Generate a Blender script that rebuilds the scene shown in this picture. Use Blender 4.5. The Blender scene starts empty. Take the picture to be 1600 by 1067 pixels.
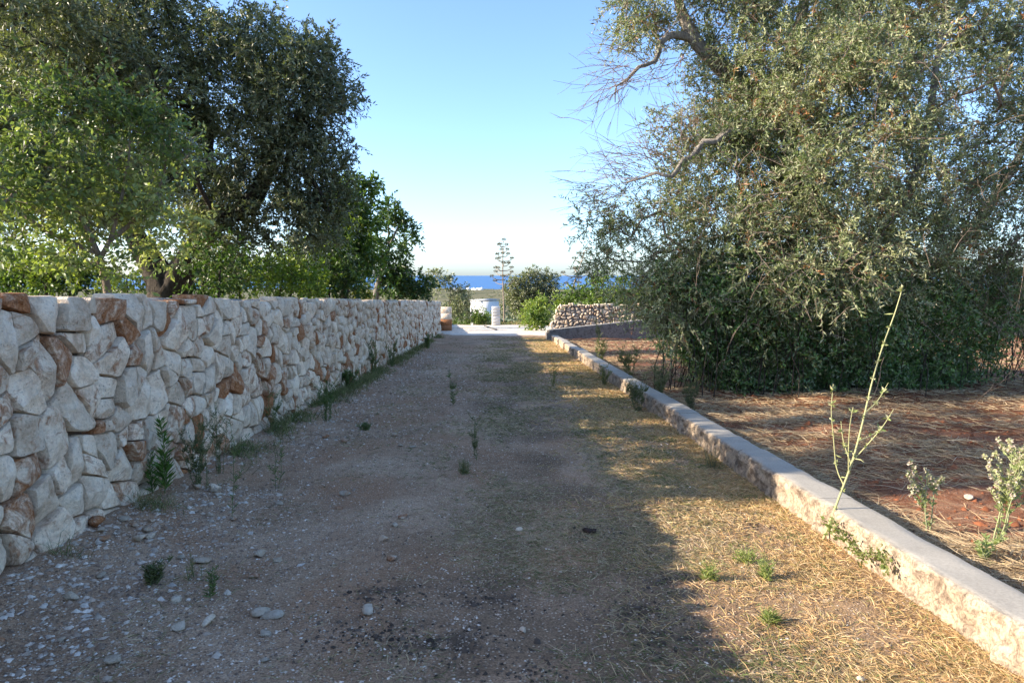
import bpy, math, random
import numpy as np
from mathutils import Vector

# ------------------------------------------------------------------ camera, sky, sun, exposure
sc = bpy.context.scene
PITCH = math.radians(5.54)
cam_d = bpy.data.cameras.new("camera")
cam_d.lens = 24.0; cam_d.sensor_width = 36.0
cam_d.clip_start = 0.05; cam_d.clip_end = 120000
cam = bpy.data.objects.new("camera", cam_d)
cam.location = (0, 0, 1.6)
cam.rotation_euler = (math.pi / 2 - PITCH, 0, 0)
sc.collection.objects.link(cam); sc.camera = cam

SUN_EL = math.radians(22.5)
SUN_AZ = math.radians(-97.0)          # compass angle from +Y (view direction), clockwise; -90 = from the left
SUN_DIR = Vector((math.sin(SUN_AZ) * math.cos(SUN_EL), math.cos(SUN_AZ) * math.cos(SUN_EL), math.sin(SUN_EL)))
w = bpy.data.worlds.new("World"); sc.world = w; w.use_nodes = True
wn = w.node_tree.nodes; wl = w.node_tree.links
bg = wn["Background"]
sky = wn.new("ShaderNodeTexSky"); sky.sky_type = 'NISHITA'; sky.sun_disc = False
sky.sun_elevation = SUN_EL; sky.sun_rotation = SUN_AZ
sky.altitude = 0; sky.air_density = 0.75; sky.dust_density = 1.1; sky.ozone_density = 3.6
wl.new(sky.outputs[0], bg.inputs[0]); bg.inputs[1].default_value = 0.14

sun_d = bpy.data.lights.new("sun", 'SUN'); sun_d.energy = 4.2; sun_d.angle = math.radians(0.5)
sun_d.color = (1.0, 0.87, 0.70)
sun = bpy.data.objects.new("sun", sun_d); sc.collection.objects.link(sun)
sun.rotation_euler = SUN_DIR.to_track_quat('Z', 'Y').to_euler()
sun.location = (-20, 0, 20)

sc.view_settings.view_transform = 'Standard'; sc.view_settings.look = 'None'
sc.view_settings.exposure = 1.68; sc.view_settings.gamma = 1.0
sc.view_settings.use_curve_mapping = False
sc.cycles.max_bounces = 6; sc.cycles.transparent_max_bounces = 4
sc.cycles.diffuse_bounces = 3; sc.cycles.glossy_bounces = 2; sc.cycles.transmission_bounces = 3

# ------------------------------------------------------------------ helpers
rng = np.random.default_rng(7)
random.seed(7)
F_PX = 1600 * 24 / 36.0
SLOPE = -0.0391; YAW = -0.0206
def at(px, py, depth):
    xc = (px - 800) / F_PX; yc = (533.5 - py) / F_PX
    d = np.array([xc, math.cos(PITCH) + yc * math.sin(PITCH), -math.sin(PITCH) + yc * math.cos(PITCH)])
    return d * (depth / d[1]) + np.array([0, 0, 1.6])

def hash3(ix, iy, iz, seed=0):
    n = (ix.astype(np.int64) * 374761393 + iy.astype(np.int64) * 668265263 + iz.astype(np.int64) * 2147483647 + seed * 1274126177) & 0xffffffff
    n = ((n ^ (n >> 13)) * 1274126177) & 0xffffffff
    n = ((n ^ (n >> 15)) * 2246822519) & 0xffffffff
    return ((n ^ (n >> 16)) & 0xffffff) / float(0xffffff)
def vnoise(P, seed=0):
    P = np.asarray(P, float); I = np.floor(P); f = P - I; f = f * f * (3 - 2 * f)
    I = I.astype(np.int64); r = 0
    for dx in (0, 1):
        for dy in (0, 1):
            for dz in (0, 1):
                wgt = (f[..., 0] if dx else 1 - f[..., 0]) * (f[..., 1] if dy else 1 - f[..., 1]) * (f[..., 2] if dz else 1 - f[..., 2])
                r = r + wgt * hash3(I[..., 0] + dx, I[..., 1] + dy, I[..., 2] + dz, seed)
    return r * 2 - 1
def fbm(P, octaves=3, seed=0):
    P = np.asarray(P, float); a = 1.0; s = 0; t = 0
    for o in range(octaves):
        s = s + a * vnoise(P * 2 ** o, seed + o * 17); t += a; a *= 0.5
    return s / t
def xy0(x, y): return np.stack([x, y, np.zeros_like(x)], -1)
def sstep(a, b, x):
    t = np.clip((x - a) / (b - a), 0, 1); return t * t * (3 - 2 * t)
def unit(v): return v / (np.linalg.norm(v, axis=-1, keepdims=True) + 1e-9)

def mk_mesh(name, V, faces, mat=None, smooth=False, col=None, **attrs):
    me = bpy.data.meshes.new(name)
    V = np.asarray(V, np.float32)
    faces = [np.asarray(f, np.int32) for f in faces if len(f)]
    me.vertices.add(len(V)); me.vertices.foreach_set("co", V.ravel())
    nl = sum(f.size for f in faces); nf = sum(len(f) for f in faces)
    me.loops.add(nl); me.polygons.add(nf)
    me.loops.foreach_set("vertex_index", np.concatenate([f.ravel() for f in faces]))
    st = []; o = 0
    for f in faces:
        st.append(o + np.arange(len(f)) * f.shape[1]); o += f.size
    me.polygons.foreach_set("loop_start", np.concatenate(st).astype(np.int32))
    if smooth: me.polygons.foreach_set("use_smooth", np.ones(nf, bool))
    me.update(calc_edges=True)
    if col is not None:
        a = me.attributes.new("col", 'FLOAT_COLOR', 'POINT')
        c = np.ones((len(V), 4), np.float32); c[:, :3] = col; a.data.foreach_set("color", c.ravel())
    for k, v in attrs.items():
        a = me.attributes.new(k, 'FLOAT', 'POINT')
        a.data.foreach_set("value", np.broadcast_to(np.asarray(v, np.float32), (len(V),)).copy())
    if mat is not None: me.materials.append(mat)
    return me
def link(name, data, parent=None, label=None, cat=None, group=None, kind=None, loc=None):
    o = bpy.data.objects.new(name, data); sc.collection.objects.link(o)
    if parent is not None:
        o.parent = parent
        if loc is None and parent.location.length > 0:
            o.matrix_parent_inverse = PINV[parent.name]
    if loc is not None: o.location = loc
    for k, v in (("label", label), ("category", cat), ("group", group), ("kind", kind)):
        if v: o[k] = v
    return o
PINV = {}
from mathutils import Matrix
def empty(name, loc, label, cat, group=None):
    o = link(name, None, label=label, cat=cat, group=group, loc=tuple(loc))
    o.empty_display_size = 0.2
    PINV[o.name] = Matrix.Translation(-Vector(tuple(loc)))
    return o
class Geo:
    """collects vertices and faces of several shapes for ONE part"""
    def __init__(s): s.V = []; s.F3 = []; s.F4 = []; s.C = []; s.n = 0
    def add(s, V, F3=None, F4=None, col=None):
        V = np.asarray(V, float).reshape(-1, 3); s.V.append(V)
        if F3 is not None and len(F3): s.F3.append(np.asarray(F3) + s.n)
        if F4 is not None and len(F4): s.F4.append(np.asarray(F4) + s.n)
        c = np.ones((len(V), 3)) * (np.asarray(col) if col is not None else 1.0); s.C.append(c)
        s.n += len(V)
    def mesh(s, name, mat, smooth=False, **attrs):
        f = []
        if s.F3: f.append(np.concatenate(s.F3))
        if s.F4: f.append(np.concatenate(s.F4))
        return mk_mesh(name, np.concatenate(s.V), f, mat, smooth, col=np.concatenate(s.C), **attrs)

def catmull(P, R, step):
    P = np.asarray(P, float); R = np.asarray(R, float)
    Q = np.vstack([2 * P[0] - P[1], P, 2 * P[-1] - P[-2]]); out = []; rr = []
    for i in range(len(P) - 1):
        n = max(1, int(np.linalg.norm(P[i + 1] - P[i]) / step))
        for k in range(n):
            t = k / n; a, b, c, d = Q[i], Q[i + 1], Q[i + 2], Q[i + 3]
            out.append(0.5 * (2 * b + (c - a) * t + (2 * a - 5 * b + 4 * c - d) * t * t + (3 * b - a - 3 * c + d) * t ** 3))
            rr.append(R[i] * (1 - t) + R[i + 1] * t)
    out.append(P[-1]); rr.append(R[-1])
    return np.array(out), np.array(rr)
def tube(P, R, sides=8, rough=0.0, seed=0, cap=True):
    P = np.asarray(P, float); R = np.asarray(R, float); n = len(P)
    T = unit(np.gradient(P, axis=0)); ref = np.array([0.31, 0.95, 0.05]); X = np.zeros_like(T)
    v = unit(np.cross(T[0], ref))
    for i in range(n):
        v = unit(v - T[i] * np.dot(v, T[i])); X[i] = v
    Y = np.cross(T, X)
    a = np.arange(sides) * 2 * np.pi / sides
    ring = X[:, None] * np.cos(a)[None, :, None] + Y[:, None] * np.sin(a)[None, :, None]
    rad = np.repeat(R[:, None], sides, 1)
    if rough:
        q = P[:, None] * np.array([3., 3., 1.2]) + ring * 1.3
        rad = rad * (1 + rough * fbm(q, 3, seed) * 1.6 + rough * 0.6 * np.sin(a * 4 + P[:, 2:3] * 2.0 + seed))
    V = (P[:, None] + ring * rad[..., None]).reshape(-1, 3)
    i = np.arange(n - 1)[:, None] * sides; j = np.arange(sides)[None]; k = (j + 1) % sides
    F = np.stack([i + j, i + k, i + sides + k, i + sides + j], -1).reshape(-1, 4)
    F3 = None
    if cap:
        V = np.vstack([V, P[-1:] + T[-1] * R[-1] * 0.5]); b = (n - 1) * sides
        F3 = [[b + q_, b + (q_ + 1) % sides, n * sides] for q_ in range(sides)]
    return V, F3, F
def tubes_multi(P, R, sides=3):
    """P (n,k,3) polylines, R (n,k) radii -> one array of thin tubes"""
    n, k, _ = P.shape
    T = unit(np.gradient(P, axis=1)); ref = np.array([0.3, 0.5, 0.81])
    X = unit(np.cross(T, ref)); Y = np.cross(T, X)
    a = np.arange(sides) * 2 * np.pi / sides
    V = P[:, :, None] + (X[:, :, None] * np.cos(a)[:, None] + Y[:, :, None] * np.sin(a)[:, None]) * R[:, :, None, None]
    base = (np.arange(n) * k * sides)[:, None, None]
    i = (np.arange(k - 1) * sides)[None, :, None]; j = np.arange(sides)[None, None]; m = (j + 1) % sides
    F = np.stack([base + i + j, base + i + m, base + i + sides + m, base + i + sides + j], -1).reshape(-1, 4)
    return V.reshape(-1, 3), F
def box(c, s, rz=0.0):
    c = np.asarray(c, float); hx, hy, hz = np.asarray(s, float) / 2
    V = np.array([[x, y, z] for x in (-hx, hx) for y in (-hy, hy) for z in (-hz, hz)])
    ca, sa = math.cos(rz), math.sin(rz)
    V = np.stack([V[:, 0] * ca - V[:, 1] * sa, V[:, 0] * sa + V[:, 1] * ca, V[:, 2]], 1) + c
    F = [[0, 1, 3, 2], [4, 6, 7, 5], [0, 4, 5, 1], [2, 3, 7, 6], [0, 2, 6, 4], [1, 5, 7, 3]]
    return V, F

# ------------------------------------------------------------------ materials
def new_mat(name):
    m = bpy.data.materials.new(name); m.use_nodes = True
    nt = m.node_tree; b = nt.nodes["Principled BSDF"]
    return m, nt, b
def N(nt, typ, **kw):
    n = nt.nodes.new(typ)
    for k, v in kw.items():
        if k in n.inputs.keys() if isinstance(k, str) else False: n.inputs[k].default_value = v
        else: setattr(n, k, v)
    return n
def noise(nt, scale, detail=4, rough=0.6, vec=None, dist=0.0):
    n = nt.nodes.new("ShaderNodeTexNoise"); n.inputs["Scale"].default_value = scale
    n.inputs["Detail"].default_value = detail; n.inputs["Roughness"].default_value = rough
    n.inputs["Distortion"].default_value = dist
    if vec: nt.links.new(vec, n.inputs["Vector"])
    return n
def ramp(nt, src, stops):
    r = nt.nodes.new("ShaderNodeValToRGB"); e = r.color_ramp.elements
    while len(e) < len(stops): e.new(0.5)
    for i, (p, c) in enumerate(stops):
        e[i].position = p; e[i].color = tuple(c) + (1,) if len(c) == 3 else c
    nt.links.new(src, r.inputs[0]); return r
def mix(nt, fac, a, b, mode='MIX'):
    m = nt.nodes.new("ShaderNodeMix"); m.data_type = 'RGBA'; m.blend_type = mode
    for s, v in ((0, fac), (6, a), (7, b)):
        if hasattr(v, "is_output") or hasattr(v, "links"): nt.links.new(v, m.inputs[s])
        else: m.inputs[s].default_value = (tuple(v) + (1,)) if isinstance(v, tuple) and len(v) == 3 else v
    return m.outputs[2]
def math_n(nt, op, a, b=None):
    m = nt.nodes.new("ShaderNodeMath"); m.operation = op
    for i, v in enumerate((a, b)):
        if v is None: continue
        if hasattr(v, "links"): nt.links.new(v, m.inputs[i])
        else: m.inputs[i].default_value = v
    return m.outputs[0]
def bump(nt, b, h, strength, dist):
    n = nt.nodes.new("ShaderNodeBump"); n.inputs["Strength"].default_value = strength; n.inputs["Distance"].default_value = dist
    nt.links.new(h, n.inputs["Height"]); nt.links.new(n.outputs[0], b.inputs["Normal"])
def attr(nt, name):
    a = nt.nodes.new("ShaderNodeAttribute"); a.attribute_name = name; return a
def pos(nt): return nt.nodes.new("ShaderNodeNewGeometry").outputs["Position"]
def setb(b, rough=0.8, spec=0.3):
    b.inputs["Roughness"].default_value = rough; b.inputs["Specular IOR Level"].default_value = spec

def mat_leaf(name, under=(0.25, 0.28, 0.20), under_f=0.6, transl=0.25, rough=0.5, spec=0.4, tcol=(1.3, 1.5, 0.5)):
    m, nt, b = new_mat(name); setb(b, rough, spec)
    a = attr(nt, "col"); g = nt.nodes.new("ShaderNodeNewGeometry")
    f = math_n(nt, 'MULTIPLY', g.outputs["Backfacing"], under_f)
    c = mix(nt, f, a.outputs["Color"], under)
    nt.links.new(c, b.inputs["Base Color"])
    t = nt.nodes.new("ShaderNodeBsdfTranslucent")
    tc = mix(nt, 1.0, a.outputs["Color"], tcol, 'MULTIPLY'); nt.links.new(tc, t.inputs[0])
    ms = nt.nodes.new("ShaderNodeMixShader"); ms.inputs[0].default_value = transl
    nt.links.new(b.outputs[0], ms.inputs[1]); nt.links.new(t.outputs[0], ms.inputs[2])
    nt.links.new(ms.outputs[0], nt.nodes["Material Output"].inputs[0])
    return m
def mat_col(name, rough=0.85, spec=0.2, vary=0.25, scale=30, bstr=0.0):
    m, nt, b = new_mat(name); setb(b, rough, spec)
    a = attr(nt, "col"); n = noise(nt, scale, 4, 0.6, pos(nt))
    r = ramp(nt, n.outputs[0], [(0.25, (1 - vary,) * 3), (0.75, (1 + vary,) * 3)])
    nt.links.new(mix(nt, 1.0, a.outputs["Color"], r.outputs[0], 'MULTIPLY'), b.inputs["Base Color"])
    if bstr: bump(nt, b, n.outputs[0], bstr, 0.01)
    return m
def mat_bark(name, c0, c1, scale=9):
    m, nt, b = new_mat(name); setb(b, 0.95, 0.15)
    p = pos(nt); mp = nt.nodes.new("ShaderNodeMapping"); mp.inputs["Scale"].default_value = (1, 1, 0.35); nt.links.new(p, mp.inputs[0])
    n = noise(nt, scale * 2, 6, 0.7, mp.outputs[0], 0.6)
    r = ramp(nt, n.outputs[0], [(0.3, c0), (0.7, c1)]); nt.links.new(r.outputs[0], b.inputs["Base Color"])
    bump(nt, b, n.outputs[0], 1.0, 0.05); return m
def mat_stone():
    m, nt, b = new_mat("limestone"); setb(b, 0.92, 0.15)
    p = pos(nt); tone = attr(nt, "tone").outputs["Fac"]; rust = attr(nt, "rust").outputs["Fac"]
    n1 = noise(nt, 4.5, 7, 0.68, p, 0.5); n2 = noise(nt, 42, 7, 0.75, p); n3 = noise(nt, 9, 7, 0.72, p, 0.9); n4 = noise(nt, 16, 6, 0.7, p, 0.4)
    base = ramp(nt, n1.outputs[0], [(0.28, (0.44, 0.29, 0.18)), (0.39, (0.67, 0.505, 0.355)), (0.50, (0.81, 0.655, 0.485)), (0.68, (0.88, 0.76, 0.605))])
    tn = nt.nodes.new("ShaderNodeCombineColor")
    for i in range(3): nt.links.new(tone, tn.inputs[i])
    c = mix(nt, 1.0, base.outputs[0], tn.outputs[0], 'MULTIPLY')
    # grey lichen and weathering blotches
    gl = ramp(nt, n4.outputs[0], [(0.54, (0, 0, 0)), (0.66, (1, 1, 1))])
    c = mix(nt, math_n(nt, 'MULTIPLY', gl.outputs[0], 0.45), c, (0.46, 0.375, 0.28))
    # iron-red earth stains, each stone with its own amount
    s = math_n(nt, 'ADD', n3.outputs[0], rust)
    sr = ramp(nt, s, [(0.78, (0, 0, 0)), (0.90, (0.75, 0.75, 0.75)), (1.05, (1, 1, 1))])
    rc = ramp(nt, n2.outputs[0], [(0.3, (0.20, 0.075, 0.028)), (0.5, (0.36, 0.15, 0.062)), (0.72, (0.50, 0.28, 0.15))])
    c = mix(nt, sr.outputs[0], c, rc.outputs[0])
    v = nt.nodes.new("ShaderNodeTexVoronoi"); v.inputs["Scale"].default_value = 34; nt.links.new(p, v.inputs["Vector"])
    pit = ramp(nt, v.outputs["Distance"], [(0.06, (1, 1, 1)), (0.22, (0, 0, 0))])
    pm = math_n(nt, 'MULTIPLY', pit.outputs[0], ramp(nt, noise(nt, 6, 3, 0.5, p).outputs[0], [(0.50, (0, 0, 0)), (0.60, (1, 1, 1))]).outputs[0])
    c = mix(nt, math_n(nt, 'MULTIPLY', pm, 0.6), c, (0.12, 0.08, 0.055))
    fine = ramp(nt, n2.outputs[0], [(0.32, (0.80,) * 3), (0.56, (1.10,) * 3)])
    c = mix(nt, 1.0, c, fine.outputs[0], 'MULTIPLY')
    nt.links.new(c, b.inputs["Base Color"])
    h = math_n(nt, 'ADD', math_n(nt, 'MULTIPLY', n2.outputs[0], 0.55), math_n(nt, 'SUBTRACT', math_n(nt, 'ADD', n3.outputs[0], n4.outputs[0]), math_n(nt, 'MULTIPLY', pm, 0.5)))
    bump(nt, b, h, 0.9, 0.026); return m
def mat_ground(name, c_lo, c_mid, c_hi, speck, big=0.8, speck_amt=0.5, red=None, soil=None, verge=None):
    m, nt, b = new_mat(name); setb(b, 0.95, 0.15)
    p = pos(nt); n1 = noise(nt, big, 5, 0.6, p, 0.4); n2 = noise(nt, 14, 6, 0.7, p); n3 = noise(nt, 90, 4, 0.7, p)
    s = math_n(nt, 'ADD', math_n(nt, 'MULTIPLY', n1.outputs[0], 0.55), math_n(nt, 'MULTIPLY', n2.outputs[0], 0.45))
    c = ramp(nt, s, [(0.36, c_lo), (0.5, c_mid), (0.64, c_hi)]).outputs[0]
    if red:
        rr = ramp(nt, noise(nt, 0.55, 4, 0.6, p, 1.0).outputs[0], [(0.48, (0, 0, 0)), (0.62, (1, 1, 1))])
        c = mix(nt, math_n(nt, 'MULTIPLY', rr.outputs[0], 0.7), c, red)
    if soil: c = mix(nt, math_n(nt, 'MULTIPLY', attr(nt, 'soil').outputs['Fac'], 0.75), c, soil)
    if soil: c = mix(nt, math_n(nt, 'MULTIPLY', attr(nt, 'litter').outputs['Fac'], 0.75), c, (0.075, 0.055, 0.04))
    if verge: c = mix(nt, math_n(nt, 'MULTIPLY', attr(nt, 'verge').outputs['Fac'], 0.85), c, verge)
    v = nt.nodes.new("ShaderNodeTexVoronoi"); v.inputs["Scale"].default_value = 55; nt.links.new(p, v.inputs["Vector"])
    sel = ramp(nt, v.outputs["Color"], [(0.55, (0, 0, 0)), (0.75, (1, 1, 1))])
    dd = ramp(nt, v.outputs["Distance"], [(0.25, (1, 1, 1)), (0.42, (0, 0, 0))])
    k = math_n(nt, 'MULTIPLY', math_n(nt, 'MULTIPLY', sel.outputs[0], dd.outputs[0]), speck_amt)
    c = mix(nt, k, c, speck)
    c = mix(nt, 1.0, c, ramp(nt, n3.outputs[0], [(0.32, (0.42,) * 3), (0.68, (1.4,) * 3)]).outputs[0], 'MULTIPLY')
    nt.links.new(c, b.inputs["Base Color"])
    h = math_n(nt, 'ADD', math_n(nt, 'MULTIPLY', k, 0.8), math_n(nt, 'ADD', n2.outputs[0], math_n(nt, 'MULTIPLY', n3.outputs[0], 0.6)))
    bump(nt, b, h, 0.9, 0.02); return m
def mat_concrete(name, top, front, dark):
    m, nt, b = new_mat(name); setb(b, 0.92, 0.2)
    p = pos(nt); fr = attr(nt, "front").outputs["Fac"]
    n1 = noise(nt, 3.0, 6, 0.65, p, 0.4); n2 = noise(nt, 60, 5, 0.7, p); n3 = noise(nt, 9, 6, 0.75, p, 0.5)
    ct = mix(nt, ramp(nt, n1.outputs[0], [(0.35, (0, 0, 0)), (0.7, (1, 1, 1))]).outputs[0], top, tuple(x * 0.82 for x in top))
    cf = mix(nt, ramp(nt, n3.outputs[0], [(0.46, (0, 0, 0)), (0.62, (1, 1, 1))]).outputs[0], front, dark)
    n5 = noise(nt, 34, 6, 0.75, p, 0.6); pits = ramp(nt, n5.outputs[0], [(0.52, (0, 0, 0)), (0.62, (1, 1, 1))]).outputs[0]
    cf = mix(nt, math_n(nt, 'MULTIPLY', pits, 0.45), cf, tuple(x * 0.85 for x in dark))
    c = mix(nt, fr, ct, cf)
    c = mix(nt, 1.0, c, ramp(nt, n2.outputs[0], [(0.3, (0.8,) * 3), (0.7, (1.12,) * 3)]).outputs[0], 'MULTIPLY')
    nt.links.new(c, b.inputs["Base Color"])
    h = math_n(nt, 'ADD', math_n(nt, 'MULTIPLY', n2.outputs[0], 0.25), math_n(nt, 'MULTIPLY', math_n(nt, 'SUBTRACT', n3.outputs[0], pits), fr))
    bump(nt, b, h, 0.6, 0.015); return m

M = {}
M['stone'] = mat_stone()
M['mortar'] = mat_ground("mortar", (0.30, 0.27, 0.23), (0.38, 0.35, 0.31), (0.46, 0.43, 0.39), (0.5, 0.48, 0.44), 2.0, 0.5)
M['earth_shade_fill'] = mat_ground('joint_earth_shade', (0.085, 0.058, 0.040), (0.13, 0.09, 0.062), (0.19, 0.14, 0.10), (0.3, 0.25, 0.2), 2.0, 0.3)  # dark brown for earth in the joints, with the joints' shade painted in
M['drive'] = mat_ground("driveway_gravel", (0.29, 0.175, 0.10), (0.47, 0.305, 0.19), (0.62, 0.435, 0.29), (0.84, 0.67, 0.49), 0.8, 0.9, red=(0.42, 0.23, 0.125), soil=(0.20, 0.13, 0.078), verge=(0.36, 0.235, 0.13))
M['field'] = mat_ground("red_earth", (0.13, 0.050, 0.025), (0.24, 0.10, 0.050), (0.34, 0.19, 0.11), (0.42, 0.33, 0.25), 0.9, 0.4)
M['yard'] = mat_ground("white_gravel", (0.66, 0.54, 0.42), (0.76, 0.65, 0.52), (0.82, 0.73, 0.61), (0.85, 0.79, 0.70), 0.5, 0.5)
M['land'] = mat_ground("scrub_land", (0.075, 0.085, 0.035), (0.13, 0.125, 0.06), (0.26, 0.21, 0.12), (0.3, 0.27, 0.2), 0.01, 0.3)
M['garden'] = M['land']
M['kerb'] = mat_concrete("kerb_concrete", (0.40, 0.365, 0.305), (0.42, 0.33, 0.235), (0.17, 0.125, 0.09))
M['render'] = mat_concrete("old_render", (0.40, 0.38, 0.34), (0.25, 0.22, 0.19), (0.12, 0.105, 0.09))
M['olive'] = mat_leaf("olive_leaf", (0.36, 0.36, 0.23), 0.65, 0.28, 0.42, 0.45)
M['fresh'] = mat_leaf("fresh_leaf", (0.13, 0.20, 0.05), 0.4, 0.38, 0.42, 0.4, (1.35, 1.4, 0.6))
M['grass'] = mat_leaf("grass_blade", (0.3, 0.25, 0.14), 0.0, 0.25, 0.7, 0.2, (1.1, 1.05, 0.7))
M['chip'] = mat_col("gravel_chip", 0.9, 0.2, 0.25, 60, 0.4)
M['barkd'] = mat_bark("olive_bark_dark", (0.028, 0.022, 0.017), (0.10, 0.082, 0.065))
M['barkl'] = mat_bark("olive_bark_grey", (0.10, 0.085, 0.07), (0.34, 0.30, 0.25))
M['barkp'] = mat_bark("young_bark_pale", (0.13, 0.10, 0.075), (0.36, 0.29, 0.22))
M['twig'] = mat_bark("bare_twig", (0.14, 0.105, 0.08), (0.36, 0.28, 0.22))
M['stem'] = mat_leaf("weed_stem", (0.3, 0.33, 0.15), 0.0, 0.1, 0.6, 0.3)
M['plain'] = mat_col("painted_plaster", 0.85, 0.2, 0.06, 1.5)

# ------------------------------------------------------------------ terrain
YS = [-80, 0, 46, 60, 100, 200, 500, 1400, 2000, 3000, 3250, 3600]
ZS = [3.1, 0, 46 * SLOPE, -2.75, -5.6, -12.6, -27.5, -56.5, -58.0, -59.2, -61.0, -66.0]
def zr(y): return np.interp(y, YS, ZS)
def road_x(t, s): return t + YAW * s
def drive_rel(x, y):
    t = x - YAW * y
    r = 0.022 * fbm(xy0(x * 1.1, y * 1.1), 3, 3) + 0.007 * fbm(xy0(x * 9, y * 9), 2, 5)
    r = r - 0.018 * (np.exp(-((t + 1.15) / 0.4) ** 2) + np.exp(-((t - 0.25) / 0.35) ** 2))
    r = r + 0.07 * sstep(-2.1, -2.85, t) + -0.02 * sstep(1.5, 2.3, t)
    return r
def drive_z(x, y): return zr(y) + drive_rel(x, y)
def field_z(x, y):
    r = 0.10 * fbm(xy0(x * 0.5, y * 0.7), 3, 11) + 0.05 * fbm(xy0(x * 1.2, y * 4.5), 3, 12) + 0.018 * fbm(xy0(x * 8, y * 8), 2, 13)
    return zr(y) + 0.02 + r * sstep(2.4, 3.2, x - YAW * y)
def garden_z(x, y): return zr(y) + 0.80 * sstep(60, 30, y) + 0.08 * fbm(xy0(x * 0.6, y * 0.6), 2, 21)
def grid_sheet(name, xs, ys, zf, mat, kind="structure", skirt=True):
    X, Y = np.meshgrid(xs, ys); Z = zf(X, Y)
    nx, ny = len(xs), len(ys)
    V = np.stack([X, Y, Z], -1).reshape(-1, 3)
    i = np.arange(ny - 1)[:, None] * nx + np.arange(nx - 1)[None]
    F = np.stack([i, i + 1, i + nx + 1, i + nx], -1).reshape(-1, 4)
    return link(name, mk_mesh(name, V, [F], mat, True), kind=kind)
def spaced(a, b, n, p=1.0): return a + (b - a) * (np.arange(n) / (n - 1)) ** p

def land_z(X, Y):
    near = (Y < 47) & (Y > -20)
    z = zr(Y) + np.where(Y > 60, 1.0, 0.0) * fbm(xy0(X / 160., Y / 160.), 3, 31) * np.clip((Y - 60) / 120., 0, 2.2)
    z = z - 0.16
    left = sstep(YAW * Y - 3.05, YAW * Y - 3.25, X)
    z = np.where(Y < 60, z + left * (0.80 + 0.16) * sstep(60, 30, Y) + left * 0.08 * fbm(xy0(X * 0.6, Y * 0.6), 2, 21), z)
    z = np.where((Y >= 44) & (X > YAW * Y - 3.1), z + 0.10, z)
    return z
xs = np.concatenate([-spaced(40, 5200, 60, 2.4)[::-1], np.arange(-39, -6, 1.5), np.concatenate([np.arange(-6, -2.8, 0.12), np.arange(-2.8, 6, 1.0)]), np.arange(6, 40, 1.5), spaced(41, 5200, 60, 2.4)])
ys = np.concatenate([np.arange(-80, -4, 6.0), np.arange(-3, 60, 1.2), spaced(61, 3600, 130, 2.2)])
grid_sheet("ground", np.unique(xs), ys, land_z, M['land'])

def ground_px(px, py):
    d = at(px, py, 1.0) - np.array([0, 0, 1.6]); t = 1.6 / (SLOPE * d[1] - d[2]); x, y = d[0] * t, d[1] * t
    return x, y
LITTER = [ground_px(*p) for p in ((640, 1010), (720, 1000), (600, 930), (1130, 815), (1180, 820), (960, 640), (930, 650), (760, 930), (1060, 1000), (990, 960), (820, 1050), (560, 990), (1050, 910), (1000, 660))]
dx = np.concatenate([np.arange(-3.0, 2.45, 0.045)])
def sheared(name, ts, ss, zf, mat, **at_f):
    T, S = np.meshgrid(ts, ss); X = T + YAW * S; Z = zf(X, S)
    nx, ny = len(ts), len(ss)
    V = np.stack([X, S, Z], -1).reshape(-1, 3)
    i = np.arange(ny - 1)[:, None] * nx + np.arange(nx - 1)[None]
    F = np.stack([i, i + 1, i + nx + 1, i + nx], -1).reshape(-1, 4)
    av = {k_: f_(T.ravel(), S.ravel()) for k_, f_ in at_f.items()}
    return link(name, mk_mesh(name, V, [F], mat, True, **av), kind="structure")
sheared("driveway", dx, np.concatenate([np.arange(-3, 12, 0.05), np.arange(12, 34.0, 0.14)]), drive_z, M['drive'],
        soil=lambda t, s: np.clip(sstep(-0.75, 0.15, t + 0.35 * fbm(xy0(t * 1.5, s * .8), 3, 201)) * sstep(-.45, .35, fbm(xy0(t * 2.2, s * 1.6), 3, 202)), 0, 1),
        litter=lambda t, s: np.clip(sum(np.exp(-(((t + YAW * s - cx_) / .2) ** 2 + ((s - cy_) / .2) ** 2)) for cx_, cy_ in LITTER), 0, 1) * sstep(0.0, 0.35, fbm(xy0(t * 11, s * 11), 3, 207)),
        verge=lambda t, s: sstep(0.95, 1.5, t + 0.3 * fbm(xy0(t * 2, s * 2), 2, 203)))
sheared("field_soil", np.concatenate([np.arange(2.42, 9, 0.08), np.arange(9, 34, 0.5)]), np.concatenate([np.arange(-2, 16, 0.09), np.arange(16, 31, 0.22)]), field_z, M['field'])
def yard_z(X, Y):
    d = np.minimum(np.minimum(X + 9, 4.6 - X), np.minimum(Y - 32.2, 47.5 - Y))
    z = zr(Y) + 0.05 + 0.03 * fbm(xy0(X * 0.8, Y * 0.8), 3, 41) - 0.25 * sstep(0.9, 0, d)
    return z
grid_sheet("gravel_yard", np.arange(-9, 4.61, 0.2), np.arange(32.2, 47.6, 0.2), yard_z, M['yard'])

# sea
m, nt, b = new_mat("sea_water"); setb(b, 0.35, 0.12)
n1 = noise(nt, 0.004, 5, 0.6, pos(nt)); nt.links.new(ramp(nt, n1.outputs[0], [(0.3, (0.014, 0.085, 0.25)), (0.7, (0.02, 0.105, 0.29))]).outputs[0], b.inputs["Base Color"])
bump(nt, b, noise(nt, 0.12, 4, 0.6, pos(nt)).outputs[0], 0.5, 1.0)
V = [[-70000, 3000, -60], [70000, 3000, -60], [70000, 80000, -60], [-70000, 80000, -60]]
link("sea", mk_mesh("sea", V, [[[0, 1, 2, 3]]], m), kind="structure")

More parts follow.
